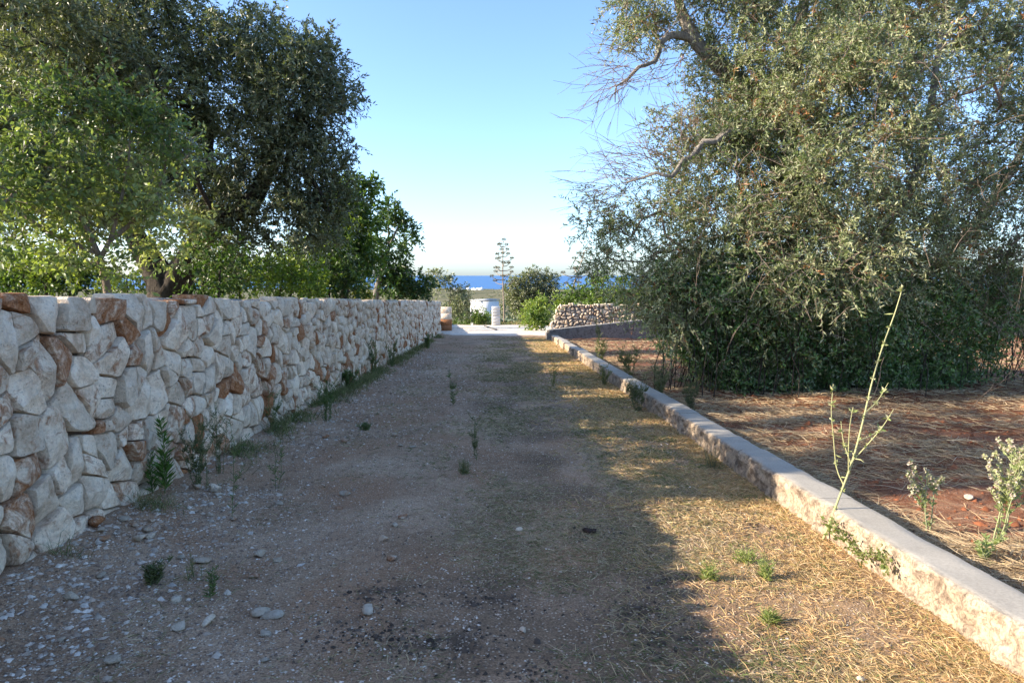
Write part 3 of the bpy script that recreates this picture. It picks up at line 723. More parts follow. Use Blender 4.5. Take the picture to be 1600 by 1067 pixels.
def make_tree(name, label, cat, base, limbs, lobes, leaf, cols, bark, r, group=None, tips_k=22, r_tip=0.007, twigs_per_tip=8,
              leaf_mat='olive', step=0.4, limb_sides=14, limb_rough=0.22, dead=0.0, dead_col=(0.30, 0.13, 0.05), droop=0.35, crown="crown", limb_mat=None):
    root = empty(name, base, label, cat, group)
    g = Geo(); seeds = []; off = 0
    for li, (pts, rad, par_limb) in enumerate(limbs):
        P, R = catmull(pts, rad, max(0.12, min(rad) * 0.8)); V, F3, F4 = tube(P, R, limb_sides, limb_rough, li + 3)
        g.add(V, F3, F4)
        P2, _ = catmull(pts, rad, step)
        seeds.append((P2, None if li == 0 else par_limb)); 
    link("trunk", g.mesh("trunk", M[limb_mat or bark], True), parent=root)
    # resolve limb parents to the nearest node of earlier limbs
    flat = []; res = []
    for li, (P2, _) in enumerate(seeds):
        st = None
        if flat:
            st = int(np.argmin(np.linalg.norm(np.array(flat) - P2[0], axis=1)))
        res.append((list(P2), st)); flat.extend(list(P2))
    tips = []; tdir = []; tdens = []
    for (px, py, dep, rp, dens) in lobes:
        c = at(px, py, dep); rad = rp * dep / F_PX
        k = max(3, int(tips_k * dens * (rad ** 2 if rad > 0.6 else rad)))
        q = unit(r.normal(size=(k, 3))) * (r.random((k, 1)) ** 0.33) * rad * np.array([1, 1, 0.88])
        q = q * (1 + 0.25 * fbm(q * 1.3 / max(rad, .2) + px, 2, 5)[:, None])
        tips.append(c + q); tdir.append(q / rad); tdens.append(np.full(k, dens))
    tips = np.concatenate(tips); tdir = np.concatenate(tdir)
    gz = base[2] + 0.12
    ok = tips[:, 2] > gz; tips = tips[ok]; tdir = tdir[ok]
    A, par, ns = grow(res, tips, r, step)
    link("branches", branch_mesh(A, par, ns, r_tip, 0.42, 0.09, "branches", M[bark]), parent=root, kind="stuff")
    # leafy twigs
    nt_ = len(tips) * twigs_per_tip
    ti = np.repeat(np.arange(len(tips)), twigs_per_tip)
    TP = tips[ti] + r.normal(size=(nt_, 3)) * leaf['spread']
    TD = unit(tdir[ti] * 0.9 + r.normal(size=(nt_, 3)) * 0.75 + np.array([0, 0, 0.15]))
    TL = leaf['twig'] * r.uniform(0.6, 1.35, nt_)
    nl = leaf['n']
    s_ = np.linspace(0.08, 1.0, 4)
    tw = TP[:, None] + TD[:, None] * (TL[:, None] * s_)[..., None]; tw[:, :, 2] -= droop * (TL[:, None] * s_ ** 2)
    isdead = r.random(nt_) < dead
    tk = r.random(nt_) < leaf.get('tk', 0.4)
    V, F = tubes_multi(tw[tk][:, ::3 if nt_ > 8000 else 1], np.repeat(np.linspace(1, 0.5, 4)[None] * leaf.get('tr', 0.0032), tk.sum(), 0)[:, ::3 if nt_ > 8000 else 1], 3)
    link("twigs", mk_mesh("twigs", V, [F], M[bark], True), parent=root, kind="stuff")
    li = np.repeat(np.arange(nt_), nl); f = np.tile((np.arange(nl) + 0.5) / nl, nt_) + r.normal(size=nt_ * nl) * 0.02
    f = np.clip(f, 0.03, 1.02)
    P = TP[li] + TD[li] * (TL[li] * f)[:, None]; P[:, 2] -= droop * TL[li] * f ** 2
    D = unit(TD[li] * 0.75 + r.normal(size=P.shape) * 0.62 + np.array([0, 0, -0.12]))
    L = leaf['L'] * r.uniform(0.65, 1.25, len(P)); W = leaf['W'] * r.uniform(0.75, 1.2, len(P))
    keep = (P[:, 2] > base[2] + 0.05) & (r.random(len(P)) < 0.93)
    cols = np.array(cols); w_ = vnoise(tips * 0.9 + 13.0, 3)[ti] * 0.5 + 0.5 + r.normal(size=nt_) * 0.22
    wi = np.clip(w_, 0, 0.999) * (len(cols) - 1); i0 = wi.astype(int); fr = (wi - i0)[:, None]
    tc = cols[i0] * (1 - fr) + cols[np.minimum(i0 + 1, len(cols) - 1)] * fr
    tc[isdead] = np.array(dead_col) * r.uniform(0.6, 1.2, (isdead.sum(), 1))
    C = tc[li] * r.uniform(0.72, 1.28, (len(P), 1))
    V, F, C = leaf_geo(P[keep], D[keep], L[keep], W[keep], C[keep], r)
    link(crown, mk_mesh(crown, V, [F], M[leaf_mat], False, col=C), parent=root)
    return root

def gpt(px, depth, zf=None):
    p = at(px, 430, depth); z = (zf or (lambda x, y: zr(y)))(np.array(p[0]), np.array(depth)); return np.array([p[0], depth, float(z)])

OL = [(0.066, 0.098, 0.034), (0.135, 0.172, 0.065), (0.25, 0.278, 0.13), (0.43, 0.43, 0.26)]
OL_D = [(0.058, 0.072, 0.028), (0.095, 0.110, 0.045), (0.145, 0.158, 0.075), (0.23, 0.23, 0.13)]
GR = [(0.050, 0.095, 0.016), (0.095, 0.16, 0.028), (0.16, 0.225, 0.042), (0.25, 0.29, 0.06)]
GR_L = [(0.08, 0.125, 0.046), (0.14, 0.195, 0.072), (0.22, 0.27, 0.105), (0.35, 0.38, 0.17)]
GR_D = [(0.025, 0.055, 0.013), (0.042, 0.085, 0.018), (0.075, 0.125, 0.03)]

# --- big olive on the right
r4 = np.random.default_rng(41)
base = gpt(1385, 14.6, field_z)
def L3(*pts): return np.array([at(*p) for p in pts])
b0 = base + np.array([0, 0, -0.1])
limbs = [
    (np.vstack([b0, base + [0.05, 0, 0.6], L3((1370, 470, 14.4), (1340, 410, 14.2))]), [0.55, 0.42, 0.34, 0.28], None),
    (L3((1340, 410, 14.2), (1280, 330, 13.8), (1235, 230, 13.4), (1235, 120, 13.2), (1255, 10, 13.0), (1270, -120, 13.0)), [0.26, 0.18, 0.14, 0.11, 0.08, 0.04], 0),
    (L3((1235, 210, 13.4), (1180, 150, 12.8), (1120, 100, 12.2), (1085, 62, 12.0), (1062, 10, 12.0), (1040, -70, 12.0)), [0.19, 0.16, 0.13, 0.11, 0.08, 0.03], 1),
    (L3((1085, 60, 12.0), (1050, 55, 11.9), (1032, 70, 11.8), (1024, 96, 11.8), (998, 105, 11.8), (980, 125, 11.8), (963, 135, 11.8), (961, 160, 11.8)), [0.075, 0.06, 0.045, 0.035, 0.03, 0.024, 0.016, 0.008], 2),
    (L3((1260, 330, 13.4), (1200, 245, 12.0), (1165, 212, 11.4), (1138, 208, 11.1), (1118, 222, 11.0), (1100, 222, 11.0), (1082, 245, 11.0), (1068, 250, 11.0), (1050, 276, 11.0), (1025, 270, 11.0), (1005, 278, 11.1), (970, 287, 11.2)), [0.11, 0.085, 0.07, 0.062, 0.05, 0.052, 0.04, 0.042, 0.03, 0.024, 0.02, 0.008], 1),
    (L3((1372, 470, 14.4), (1400, 400, 12.6), (1385, 350, 11.8), (1410, 320, 11.5), (1440, 250, 11.6), (1460, 130, 12.0), (1480, -20, 12.4)), [0.22, 0.14, 0.10, 0.09, 0.07, 0.05, 0.03], 0),
    (L3((1400, 400, 12.6), (1340, 405, 11.6), (1290, 415, 11.2), (1210, 395, 11.2), (1100, 400, 11.3), (1040, 370, 11.5)), [0.15, 0.12, 0.09, 0.06, 0.04, 0.02], 0),
    (L3((1372, 470, 14.4), (1480, 400, 14.5), (1560, 300, 14.6), (1640, 150, 15)), [0.2, 0.13, 0.09, 0.04], 0),
]
lob = [(995, 15, 12, 50, .8), (1075, -40, 12, 85, .9), (1170, 40, 12.3, 95, 1), (1290, 0, 12.8, 110, 1), (1410, 20, 12.8, 105, .9), (1530, 0, 13, 110, .8), (1620, 60, 13, 90, .8),
       (1140, 165, 12.2, 80, 1), (1235, 150, 11.5, 100, 1.1), (1355, 130, 11.3, 105, 1.1), (1475, 165, 12, 85, .45), (1585, 190, 12.4, 80, .8),
       (1070, 200, 12.3, 55, .4), (1055, 290, 12.2, 70, .45), (1140, 300, 11.7, 95, 1.1), (1150, 225, 11.3, 40, .5), (1265, 280, 11, 105, 1.2), (1385, 260, 11, 105, 1.1), (1500, 300, 12, 90, .8), (1600, 320, 12.4, 80, .8),
       (965, 335, 11.9, 50, .26), (930, 360, 11.9, 32, .3), (1060, 385, 11.5, 80, .9), (1165, 400, 11, 95, 1.2), (1285, 400, 10.9, 100, 1.2), (1405, 400, 11.6, 95, .9), (1515, 410, 12.5, 85, .8), (1610, 430, 13, 80, .8),
       (955, 400, 11.9, 38, .4), (1010, 440, 11.8, 48, .6), (1050, 470, 11.6, 55, 1),
       (1300, 100, 15.5, 130, .25), (1450, 90, 16.3, 130, .25), (1180, 200, 15, 110, .22), (1320, 280, 16, 120, .25), (1500, 260, 16.3, 120, .25), (1620, 230, 15, 100, .35)]
olive_r = make_tree("olive_tree", "huge old silvery olive tree with bare twigs filling the right side", "tree", base, limbs, lob,
          dict(L=0.080, W=0.0215, twig=0.34, n=17, spread=0.13, tk=0.75, tr=0.0042), OL, 'twig', r4, tips_k=54, twigs_per_tip=12, dead=0.07, limb_mat='barkl')
# sucker growth round its foot: broader dark leaves
lob = [(1085, 505, 11.9, 62, 1.1), (1160, 500, 11.6, 75, 1.1), (1250, 500, 11.6, 80, 1.1), (1345, 495, 11.9, 80, 1.0), (1440, 490, 12.4, 75, .9), (1530, 490, 12.8, 70, .8), (1610, 480, 13.4, 70, .6),
       (1130, 560, 11.9, 50, 1.2), (1205, 572, 11.8, 48, 1.2), (1290, 565, 12.0, 50, 1.2), (1370, 560, 12.3, 52, 1), (1450, 560, 12.6, 48, .9), (1530, 555, 13.0, 44, .7), (1075, 530, 12.2, 28, 1), (1140, 590, 11.9, 30, 1.4), (1075, 455, 11.3, 45, .7), (1150, 450, 11.1, 55, .6), (1240, 455, 11.0, 55, .5), (1330, 450, 11.1, 50, .5), (1160, 596, 11.7, 34, 2.4), (1220, 598, 11.8, 34, 2.4), (1285, 596, 12, 34, 2.3), (1345, 592, 12.2, 34, 2.1), (1410, 588, 12.5, 34, 1.9), (1480, 586, 12.8, 32, 1.6)]
def suckers(root, lob, cols, r):
    tips = np.concatenate([at(px, py, d) + unit(r.normal(size=(int(105 * dn * (rp * d / F_PX) ** 1.5), 3))) * (r.random((int(105 * dn * (rp * d / F_PX) ** 1.5), 1)) ** 0.33) * rp * d / F_PX for px, py, d, rp, dn in lob])
    tips = tips[tips[:, 2] > zr(tips[:, 1]) + 0.1]
    n = len(tips); gx = tips.copy(); gx[:, :2] += r.normal(size=(n, 2)) * 0.25 + np.array([0, 0.4]); gx[:, 2] = zr(gx[:, 1]); skip = r.random(n) < .35
    f = np.linspace(0, 1, 5)[None, :, None]; P = gx[:, None] * (1 - f) + tips[:, None] * f + r.normal(size=(n, 5, 3)) * 0.04
    V, F = tubes_multi(P[skip], np.repeat(np.linspace(0.010, 0.004, 5)[None], skip.sum(), 0), 4)
    link("suckers", mk_mesh("suckers", V, [F], M['barkd'], True), parent=root)
    nt_ = n * 9; ti = np.repeat(np.arange(n), 9); TP = tips[ti] + r.normal(size=(nt_, 3)) * 0.12; TD = unit(r.normal(size=(nt_, 3)) + np.array([-0.2, -0.3, 0.35])); nl = 11
    li = np.repeat(np.arange(nt_), nl); fl = np.tile((np.arange(nl) + .5) / nl, nt_)
    Pp = TP[li] + TD[li] * (0.28 * fl)[:, None]; D = unit(TD[li] * 0.6 + r.normal(size=Pp.shape) * 0.6)
    cols = np.array(cols); C = cols[r.integers(0, len(cols), nt_)][li] * r.uniform(0.7, 1.3, (len(Pp), 1))
    k = Pp[:, 2] > zr(Pp[:, 1]) + 0.03
    V, F, C = leaf_geo(Pp[k], D[k], 0.078 * r.uniform(.7, 1.25, k.sum()), 0.031 * r.uniform(.8, 1.2, k.sum()), C[k], r)
    link("sucker_leaves", mk_mesh("sucker_leaves", V, [F], M['olive'], False, col=C), parent=root)
suckers(olive_r, lob, [(0.065, 0.135, 0.034), (0.095, 0.185, 0.048), (0.125, 0.225, 0.058), (0.08, 0.15, 0.055), (0.18, 0.275, 0.08)], r4)
# bare dead twigs sweeping out to the left
def bare_twigs(root, starts, r, name="bare_twigs"):
    Ps = []; Rs = []
    for (px, py, d, n, spread, dirx, dirz, Lm) in starts:
        c = at(px, py, d)
        for k in range(n):
            s0 = c + r.normal(size=3) * spread; dv = unit(np.array([dirx + r.normal() * 0.35, r.normal() * 0.5, dirz + r.normal() * 0.35])); L = Lm * r.uniform(0.4, 1.25)
            f = np.linspace(0, 1, 5); bend = r.normal(size=3) * 0.16; bend[2] -= 0.08
            P = s0 + dv * (L * f)[:, None] + bend * (L * f ** 2)[:, None] + np.cumsum(r.normal(size=(5, 3)) * 0.016, 0)
            Ps.append(P); Rs.append(np.linspace(0.0064, 0.0024, 5))
            for q in range(3):
                i0 = r.integers(1, 4); dv2 = unit(dv + r.normal(size=3) * 0.5); L2 = L * r.uniform(0.2, 0.45)
                Ps.append(P[i0] + dv2 * (L2 * f)[:, None] + bend * (L2 * f ** 2)[:, None]); Rs.append(np.linspace(0.004, 0.002, 5))
    V, F = tubes_multi(np.array(Ps), np.array(Rs), 3)
    link(name, mk_mesh(name, V, [F], M['twig'], True), parent=root, kind="stuff")
bare_twigs(olive_r, [(1000, 105, 11.8, 28, .22, -1, .25, .95), (965, 140, 11.8, 16, .12, -.6, -.5, .6), (1040, 90, 11.8, 22, .2, -.6, -.4, .7), (985, 275, 11.5, 30, .25, -1, .2, .85), (1040, 250, 11.5, 40, .28, -.8, .5, .95),
                     (1080, 230, 11.5, 30, .28, -.5, .8, .9), (940, 320, 11.8, 16, .2, -1, .0, .6), (1000, 330, 11.6, 24, .3, -.8, .1, .7), (1230, 180, 11.8, 30, .5, -.2, .6, .8), (1300, 300, 10.7, 50, .8, -.2, .3, .7), (1250, 420, 10.6, 50, .8, -.2, .2, .7),
                     (1480, 330, 11.3, 60, .7, .1, .2, .8), (1530, 430, 11.8, 60, .6, .2, .2, .8), (1400, 200, 10.9, 40, .8, 0, .5, .7), (1560, 400, 11.8, 30, .3, .3, .1, .6), (1100, 330, 11.2, 40, .5, -.5, .3, .7)], r4)

# --- big olive on the left, behind the wall
r5 = np.random.default_rng(51)
base = gpt(262, 12.6, garden_z)
b0 = base + np.array([0, 0, -0.1])
limbs = [
    (np.vstack([b0, L3((258, 455, 12.6), (238, 415, 12.6), (212, 370, 12.6), (190, 300, 12.7), (150, 200, 12.8), (110, 90, 12.8))]), [0.36, 0.28, 0.22, 0.19, 0.16, 0.12, 0.05], None),
    (L3((262, 458, 12.6), (300, 395, 12.5), (345, 345, 12.4), (385, 325, 12.3), (415, 275, 12.3), (430, 225, 12.3), (470, 185, 12.3), (500, 120, 12.4)), [0.26, 0.2, 0.17, 0.15, 0.13, 0.12, 0.08, 0.03], 0),
    (L3((430, 228, 12.3), (400, 150, 12.4), (385, 70, 12.5), (390, 10, 12.6)), [0.1, 0.08, 0.05, 0.02], 1),
    (L3((385, 325, 12.3), (330, 260, 12.6), (325, 180, 12.7), (290, 60, 12.8)), [0.1, 0.09, 0.07, 0.03], 1),
    (L3((430, 250, 12.3), (470, 262, 12.2), (500, 300, 12.2), (515, 330, 12.2)), [0.07, 0.05, 0.03, 0.015], 1),
    (L3((190, 300, 12.7), (90, 240, 12.9), (0, 170, 13), (-80, 80, 13)), [0.13, 0.1, 0.08, 0.03], 0),
]
lob = [(60, 50, 12, 105, 1), (175, 25, 12.3, 105, 1), (270, 50, 12.4, 80, 1), (375, 75, 12.4, 75, .9), (440, 75, 12.4, 62, .9), (490, 92, 12.4, 42, 1), (514, 150, 12.4, 38, 1), (470, 140, 12.2, 65, .9), (495, 215, 12.3, 46, .9), (415, 165, 12.2, 60, 1.0),
       (515, 255, 12.3, 30, .9), (340, 150, 12.5, 70, 1.0), (475, 295, 12.4, 50, .8), (520, 305, 12.6, 24, .8), (400, 255, 12.2, 50, .75), (445, 235, 12.0, 40, .9), (300, 230, 12.6, 60, .9), (440, 345, 12.0, 55, 1.0), (365, 365, 12.2, 50, .9), (330, 320, 12.1, 40, .8), (500, 355, 12.6, 38, .8), (300, 330, 12.8, 55, .6), (360, 300, 12.8, 50, .45),
       (125, 130, 12.3, 105, 1), (20, 160, 12.4, 100, 1), (225, 130, 12.4, 95, .9), (30, 260, 12.8, 70, .7), (-5, 345, 13, 40, .6), (150, 270, 12.8, 80, .7), (230, 260, 12.7, 70, .6), (70, 90, 10.4, 80, .7), (-20, 150, 10.2, 80, .7), (160, 60, 10.6, 80, .6), (230, 120, 10.8, 60, .5), (-150, -75, 7, 130, .7), (-40, 20, 8.2, 90, .7), (40, 10, 9.3, 100, .7), (-320, -110, 5.7, 160, .6), (-460, -220, 5.3, 180, .5), (130, -10, 10.2, 90, .6), (125, 300, 8.9, 50, 1), (60, 265, 8.8, 60, 1), (180, 305, 9.1, 45, 1), (0, 235, 8.7, 60, 1), (-60, 190, 8.6, 60, .9), (190, 265, 10, 55, .8), (120, 250, 9.8, 60, .7), (255, 255, 10.3, 45, .6), (50, 290, 9.6, 55, .7), (-20, 270, 9.2, 70, .6), (-100, 60, 12.4, 120, .5), (-110, 230, 12.6, 110, .5), (-220, 130, 13, 120, .4),
       (100, -40, 12.6, 90, .4), (260, -30, 12.8, 80, .4), (-60, -40, 12.8, 90, .4), (200, 170, 14.8, 120, .3), (60, 160, 14.8, 120, .3), (380, 170, 14.5, 80, .3)]
make_tree("olive_tree", "tall dark olive tree with forked trunk behind the left wall", "tree", base, limbs, lob,
          dict(L=0.09, W=0.029, twig=0.28, n=15, spread=0.14), OL_D, 'barkd', r5, tips_k=56, twigs_per_tip=11)

# --- a third olive, just beyond the left edge of the picture, whose crown shades the field
def world_px(x, y, z):
    px, py = project((x, y, z)); return px, py, y
bx_, by_ = -7.7, 4.6; bz_ = float(garden_z(np.array(bx_), np.array(by_)))
tl = [np.array([bx_, by_, bz_ - .1]), np.array([bx_ + .1, by_, bz_ + 1.2]), np.array([-7.4, 4.5, 3.4]), np.array([-7.2, 4.4, 5.0])]
lob = [(world_px(x_, y_, z_)[0], world_px(x_, y_, z_)[1], y_, r_ * F_PX / y_, 1.0) for x_, y_, z_, r_ in [(-7.0, 4.3, 5.3, 1.0), (-8.1, 4.5, 5.6, 1.0), (-6.3, 4.8, 4.95, .75), (-7.4, 5.3, 5.2, .9), (-7.2, 4.5, 6.3, .9), (-8.6, 5.2, 5.0, .8)]]
make_tree("olive_tree", "olive tree beyond the left edge of the picture shading the field", "tree", np.array([bx_, by_, bz_]), [(np.array(tl), [.28, .22, .16, .08], None)], lob,
          dict(L=0.11, W=0.045, twig=0.3, n=9, spread=0.14), OL_D, 'barkd', r5, tips_k=26, twigs_per_tip=6)
# --- young fruit tree in front of it, close behind the wall
r6 = np.random.default_rng(61)
base = gpt(170, 7.6, garden_z)
limbs = [
    (np.vstack([base + [0, 0, -.1], L3((168, 455, 7.6), (160, 420, 7.6), (152, 395, 7.6), (140, 365, 7.5), (110, 310, 7.5), (90, 240, 7.5))]), [0.05, 0.042, 0.036, 0.032, 0.026, 0.02, 0.008], None),
    (L3((156, 405, 7.6), (172, 375, 7.6), (185, 330, 7.6), (200, 260, 7.6), (205, 190, 7.6)), [0.03, 0.024, 0.02, 0.015, 0.006], 0),
    (L3((172, 375, 7.6), (215, 340, 7.8), (250, 290, 7.9), (262, 235, 7.9)), [0.03, 0.022, 0.016, 0.007], 0),
    (L3((152, 395, 7.6), (90, 370, 7.4), (30, 330, 7.3), (-20, 270, 7.3)), [0.03, 0.022, 0.016, 0.007], 0),
]
lob = [(40, 200, 7.4, 34, .5), (85, 178, 7.4, 24, .5), (105, 150, 7.5, 16, .8), (60, 160, 7.5, 16, .7), (140, 200, 7.5, 30, .5), (150, 160, 7.5, 14, .8), (200, 165, 7.6, 18, .9), (208, 198, 7.6, 24, .55), (240, 215, 7.7, 26, .55), (275, 208, 7.8, 14, .9),
       (20, 262, 7.3, 36, .65), (80, 250, 7.4, 34, .65), (135, 262, 7.4, 32, .65), (190, 255, 7.6, 30, .65), (250, 270, 7.8, 30, .7), (285, 240, 7.9, 12, .9), (60, 320, 7.4, 38, .8), (120, 330, 7.4, 36, .7), (180, 315, 7.7, 34, .7), (235, 335, 7.9, 32, .7), (280, 350, 8, 24, .6),
       (20, 375, 7.3, 32, .6), (130, 405, 7.3, 26, .7), (185, 425, 7.4, 18, .6), (85, 380, 7.5, 32, .6), (205, 385, 7.9, 28, .5), (265, 395, 8.1, 26, .6), (-50, 230, 6.8, 50, .7), (-60, 320, 6.4, 55, .8), (-130, 260, 5.9, 70, .8), (10, 310, 6.8, 34, .6), (-270, 210, 5.1, 80, 1.1), (-290, 120, 5.2, 80, 1.0), (-180, 150, 5.6, 70, 1.0), (-150, 230, 5.5, 60, 1.0), (-420, 150, 5.0, 95, .9), (-270, 290, 5.3, 75, .8), (-120, 350, 6.1, 55, .7), (-190, 190, 6.3, 60, .6)]
make_tree("fruit_tree", "young bright green fruit tree with slim pale trunk close behind the wall", "tree", base, limbs, lob,
          dict(L=0.078, W=0.04, twig=0.34, n=10, spread=0.07), GR_L, 'barkp', r6, tips_k=46, twigs_per_tip=6, leaf_mat='fresh', r_tip=0.004, step=0.25, limb_sides=10, limb_rough=0.08, droop=-0.25)

# --- walnut-like saplings further along the wall
r7 = np.random.default_rng(71)
base = gpt(536, 19.8, garden_z)
limbs = [(np.vstack([base + [0, 0, -.1], L3((538, 458, 19.8), (548, 430, 19.8), (556, 415, 19.8), (548, 370, 19.8), (540, 310, 19.8))]), [0.11, 0.105, 0.095, 0.07, 0.05, 0.018], None),
         (L3((552, 420, 19.8), (562, 390, 19.8), (572, 330, 19.9), (579, 284, 20.1)), [0.05, 0.035, 0.018, 0.008], 0),
         (L3((550, 425, 19.8), (520, 390, 19.7), (490, 360, 19.5)), [0.04, 0.03, 0.01], 0)]
lob = [(545, 290, 19.8, 12, 1), (545, 320, 19.8, 22, 1), (566, 325, 19.8, 18, 1), (580, 288, 20.1, 8, 1.4), (530, 355, 19.8, 30, 1), (565, 360, 19.8, 26, 1), (545, 395, 19.7, 30, .8), (505, 385, 19.5, 30, .9), (500, 425, 19.7, 32, .9), (545, 435, 20.2, 24, .6), (575, 395, 19.9, 18, .8)]
make_tree("sapling_tree", "light green sapling with dark knobbly trunk by the far end of wall", "tree", base, limbs, lob,
          dict(L=0.17, W=0.068, twig=0.32, n=8, spread=0.10, tr=0.004), GR, 'barkd', r7, tips_k=44, twigs_per_tip=6, leaf_mat='fresh', r_tip=0.006, step=0.3, droop=0.3)
base = gpt(586, 27.4, garden_z)
limbs = [(np.vstack([base + [0, 0, -.1], L3((588, 455, 27.4), (597, 425, 27.4), (607, 390, 27.4), (622, 355, 27.4), (632, 340, 27.4))]), [0.13, 0.11, 0.09, 0.07, 0.035, 0.012], None),
         (L3((607, 392, 27.4), (607, 350, 27.4), (610, 320, 27.4)), [0.035, 0.02, 0.008], 0), (L3((600, 415, 27.4), (640, 430, 27.6), (662, 435, 27.7)), [0.03, 0.02, 0.008], 0)]
lob = [(609, 325, 27.4, 12, 1), (600, 350, 27.4, 14, .8), (632, 350, 27.4, 12, .9), (634, 378, 27.6, 14, .9), (590, 385, 27.4, 22, .9), (620, 400, 27.4, 20, .7), (610, 430, 27.6, 28, 1), (645, 438, 27.7, 24, 1.1), (580, 430, 27.6, 26, 1), (622, 452, 27.7, 22, 1), (655, 455, 27.9, 14, 1)]
make_tree("sapling_tree", "dark leaved sapling with pale bare fork at the end of the garden row", "tree", base, limbs, lob,
          dict(L=0.2, W=0.08, twig=0.4, n=8, spread=0.10, tr=0.004), GR_D, 'barkl', r7, tips_k=30, twigs_per_tip=6, leaf_mat='fresh', r_tip=0.006, step=0.3, droop=0.35)

def bush(name, label, px, depth, lob, leaf, cols, mat, r, group=None, zf=None, tips_k=40, tw=6, cat="bush", bark='barkd', trunk_r=0.04, h0=None):
    base = gpt(px, depth, zf)
    cen = np.mean([at(*l[:3]) for l in lob], 0)
    p1 = base * 0.5 + cen * 0.5; p1[1] = depth
    limbs = [(np.vstack([base + [0, 0, -.1], p1, cen + [0.01, 0, 0.02]]), [trunk_r, trunk_r * .7, trunk_r * .3], None)]
    return make_tree(name, label, cat, base, limbs, lob, leaf, cols, bark, r, group=group, tips_k=tips_k, twigs_per_tip=tw, leaf_mat=mat, r_tip=0.005, step=0.3, limb_sides=7, limb_rough=0.1)
LF = dict(L=0.075, W=0.04, twig=0.22, n=8, spread=0.10)
r8 = np.random.default_rng(81)
bush("garden_bush", "leafy green bush behind the wall below the fruit tree", 75, 9.5, [(60, 415, 9.5, 36, 1), (105, 425, 9.5, 34, 1), (30, 430, 9.6, 24, 1), (90, 390, 9.8, 30, .6)], LF, GR, 'fresh', r8, zf=garden_z)
bush("garden_bush", "green bush behind the wall right of the forked olive trunk", 335, 11.2, [(320, 430, 11.2, 32, 1), (365, 425, 11.2, 34, .9), (345, 400, 11.4, 30, .6)], LF, GR_D, 'fresh', r8, zf=garden_z)
bush("garden_bush", "sunny yellow green bush low under the olive crown", 425, 13.6, [(410, 430, 13.6, 30, 1), (450, 430, 13.6, 28, 1), (430, 405, 13.8, 24, .7), (480, 438, 13.8, 22, 1)], LF, [(0.09, 0.16, 0.02), (0.16, 0.24, 0.03), (0.22, 0.27, 0.05)], 'fresh', r8, zf=garden_z)
bush("garden_bush", "small yellow shrub peeping over the far wall top", 566, 20.5, [(560, 458, 20.5, 10, 1.5), (576, 455, 20.5, 11, 1.5)], dict(L=0.06, W=0.035, twig=0.14, n=7, spread=0.05), [(0.22, 0.24, 0.03), (0.34, 0.33, 0.05)], 'fresh', r8, zf=garden_z, trunk_r=0.015)
bush("garden_bush", "yellowish bush seen between the two left trunks", 200, 14.5, [(195, 435, 14.5, 22, 1), (222, 440, 14.5, 20, 1), (175, 440, 14.5, 18, 1)], LF, [(0.12, 0.18, 0.02), (0.22, 0.27, 0.04)], 'fresh', r8, zf=garden_z)
bush("garden_bush", "dark low scrub at the far left edge above wall", 20, 22, [(10, 432, 22, 14, 1), (35, 436, 22, 16, 1), (60, 438, 22, 14, 1)], dict(L=0.12, W=0.06, twig=0.3, n=8, spread=0.12), GR_D, 'olive', r8, zf=garden_z)

HF = dict(L=0.11, W=0.055, twig=0.28, n=8, spread=0.12, tr=0.004)
for (px, dep, cl, lab, hh) in [(15, 17, 0, "green hedge bush behind the wall at the far left", 30), (110, 17.5, 1, "dark hedge bush behind the pale fruit tree trunk", 30), (300, 17, 1, "dark hedge bush behind the right olive limb", 34), (375, 18, 0, "green hedge bush under the olive crown middle", 36), (455, 17.5, 2, "bright hedge bush under the right of the olive crown", 36), (515, 18.5, 1, "dark hedge bush left of the saplings", 30), (640, 30, 1, "dark low bush before the end of the garden wall", 16)]:
    lb = [(px + dx_, 440 - abs(dy_), dep + dd_, rr_, 1) for dx_, dy_, dd_, rr_ in ((-34, 0, 0, 24), (0, 4, .3, 26), (34, 0, 0, 24), (-18, hh * .7, .2, 22), (18, hh * .75, .2, 22), (0, hh * 1.3, .3, 16))] if hh > 20 else [(px + dx_, 452, dep, 12, 1.2) for dx_ in (-14, 0, 14)]
    bush("hedge_bush", lab, px, dep, lb, HF, [GR, GR_D, [(0.12, 0.18, 0.03), (0.20, 0.26, 0.04)]][cl], 'fresh', r8, zf=garden_z, tips_k=34)
# --- around the yard
BF = dict(L=0.16, W=0.07, twig=0.32, n=8, spread=0.14, tr=0.005)
bush("olive_shrub", "grey green olive shrub with brown top beyond the wall end", 702, 41, [(690, 443, 41, 19, 1), (680, 432, 41, 10, .8), (705, 462, 41, 20, 1), (722, 470, 40.6, 15, 1), (700, 485, 40.6, 18, 1), (720, 485, 40.6, 13, 1)], BF, OL_D, 'olive', r8, tips_k=30, tw=6, trunk_r=0.12, cat="shrub")
bush("olive_tree", "round grey green olive tree behind the tall flower stalk", 828, 56, [(808, 448, 56, 20, 1), (830, 440, 56, 18, 1), (853, 442, 56, 18, 1), (846, 462, 56, 20, 1), (820, 468, 56, 22, 1), (805, 472, 56, 16, 1), (855, 470, 56, 15, 1), (830, 485, 56, 18, 1)],
     dict(L=0.2, W=0.08, twig=0.4, n=8, spread=0.18, tr=0.006), OL_D, 'olive', r8, tips_k=46, tw=7, trunk_r=0.2, cat="tree")
bush("green_bush", "bright green bush beside the left end of rubble wall", 838, 37.5, [(835, 488, 37.5, 14, 1.2), (845, 478, 38, 12, 1.2), (832, 502, 37, 12, 1.2), (846, 500, 37.4, 11, 1.2), (822, 485, 39, 9, 1)], BF, GR, 'fresh', r8, tips_k=40, trunk_r=0.05)
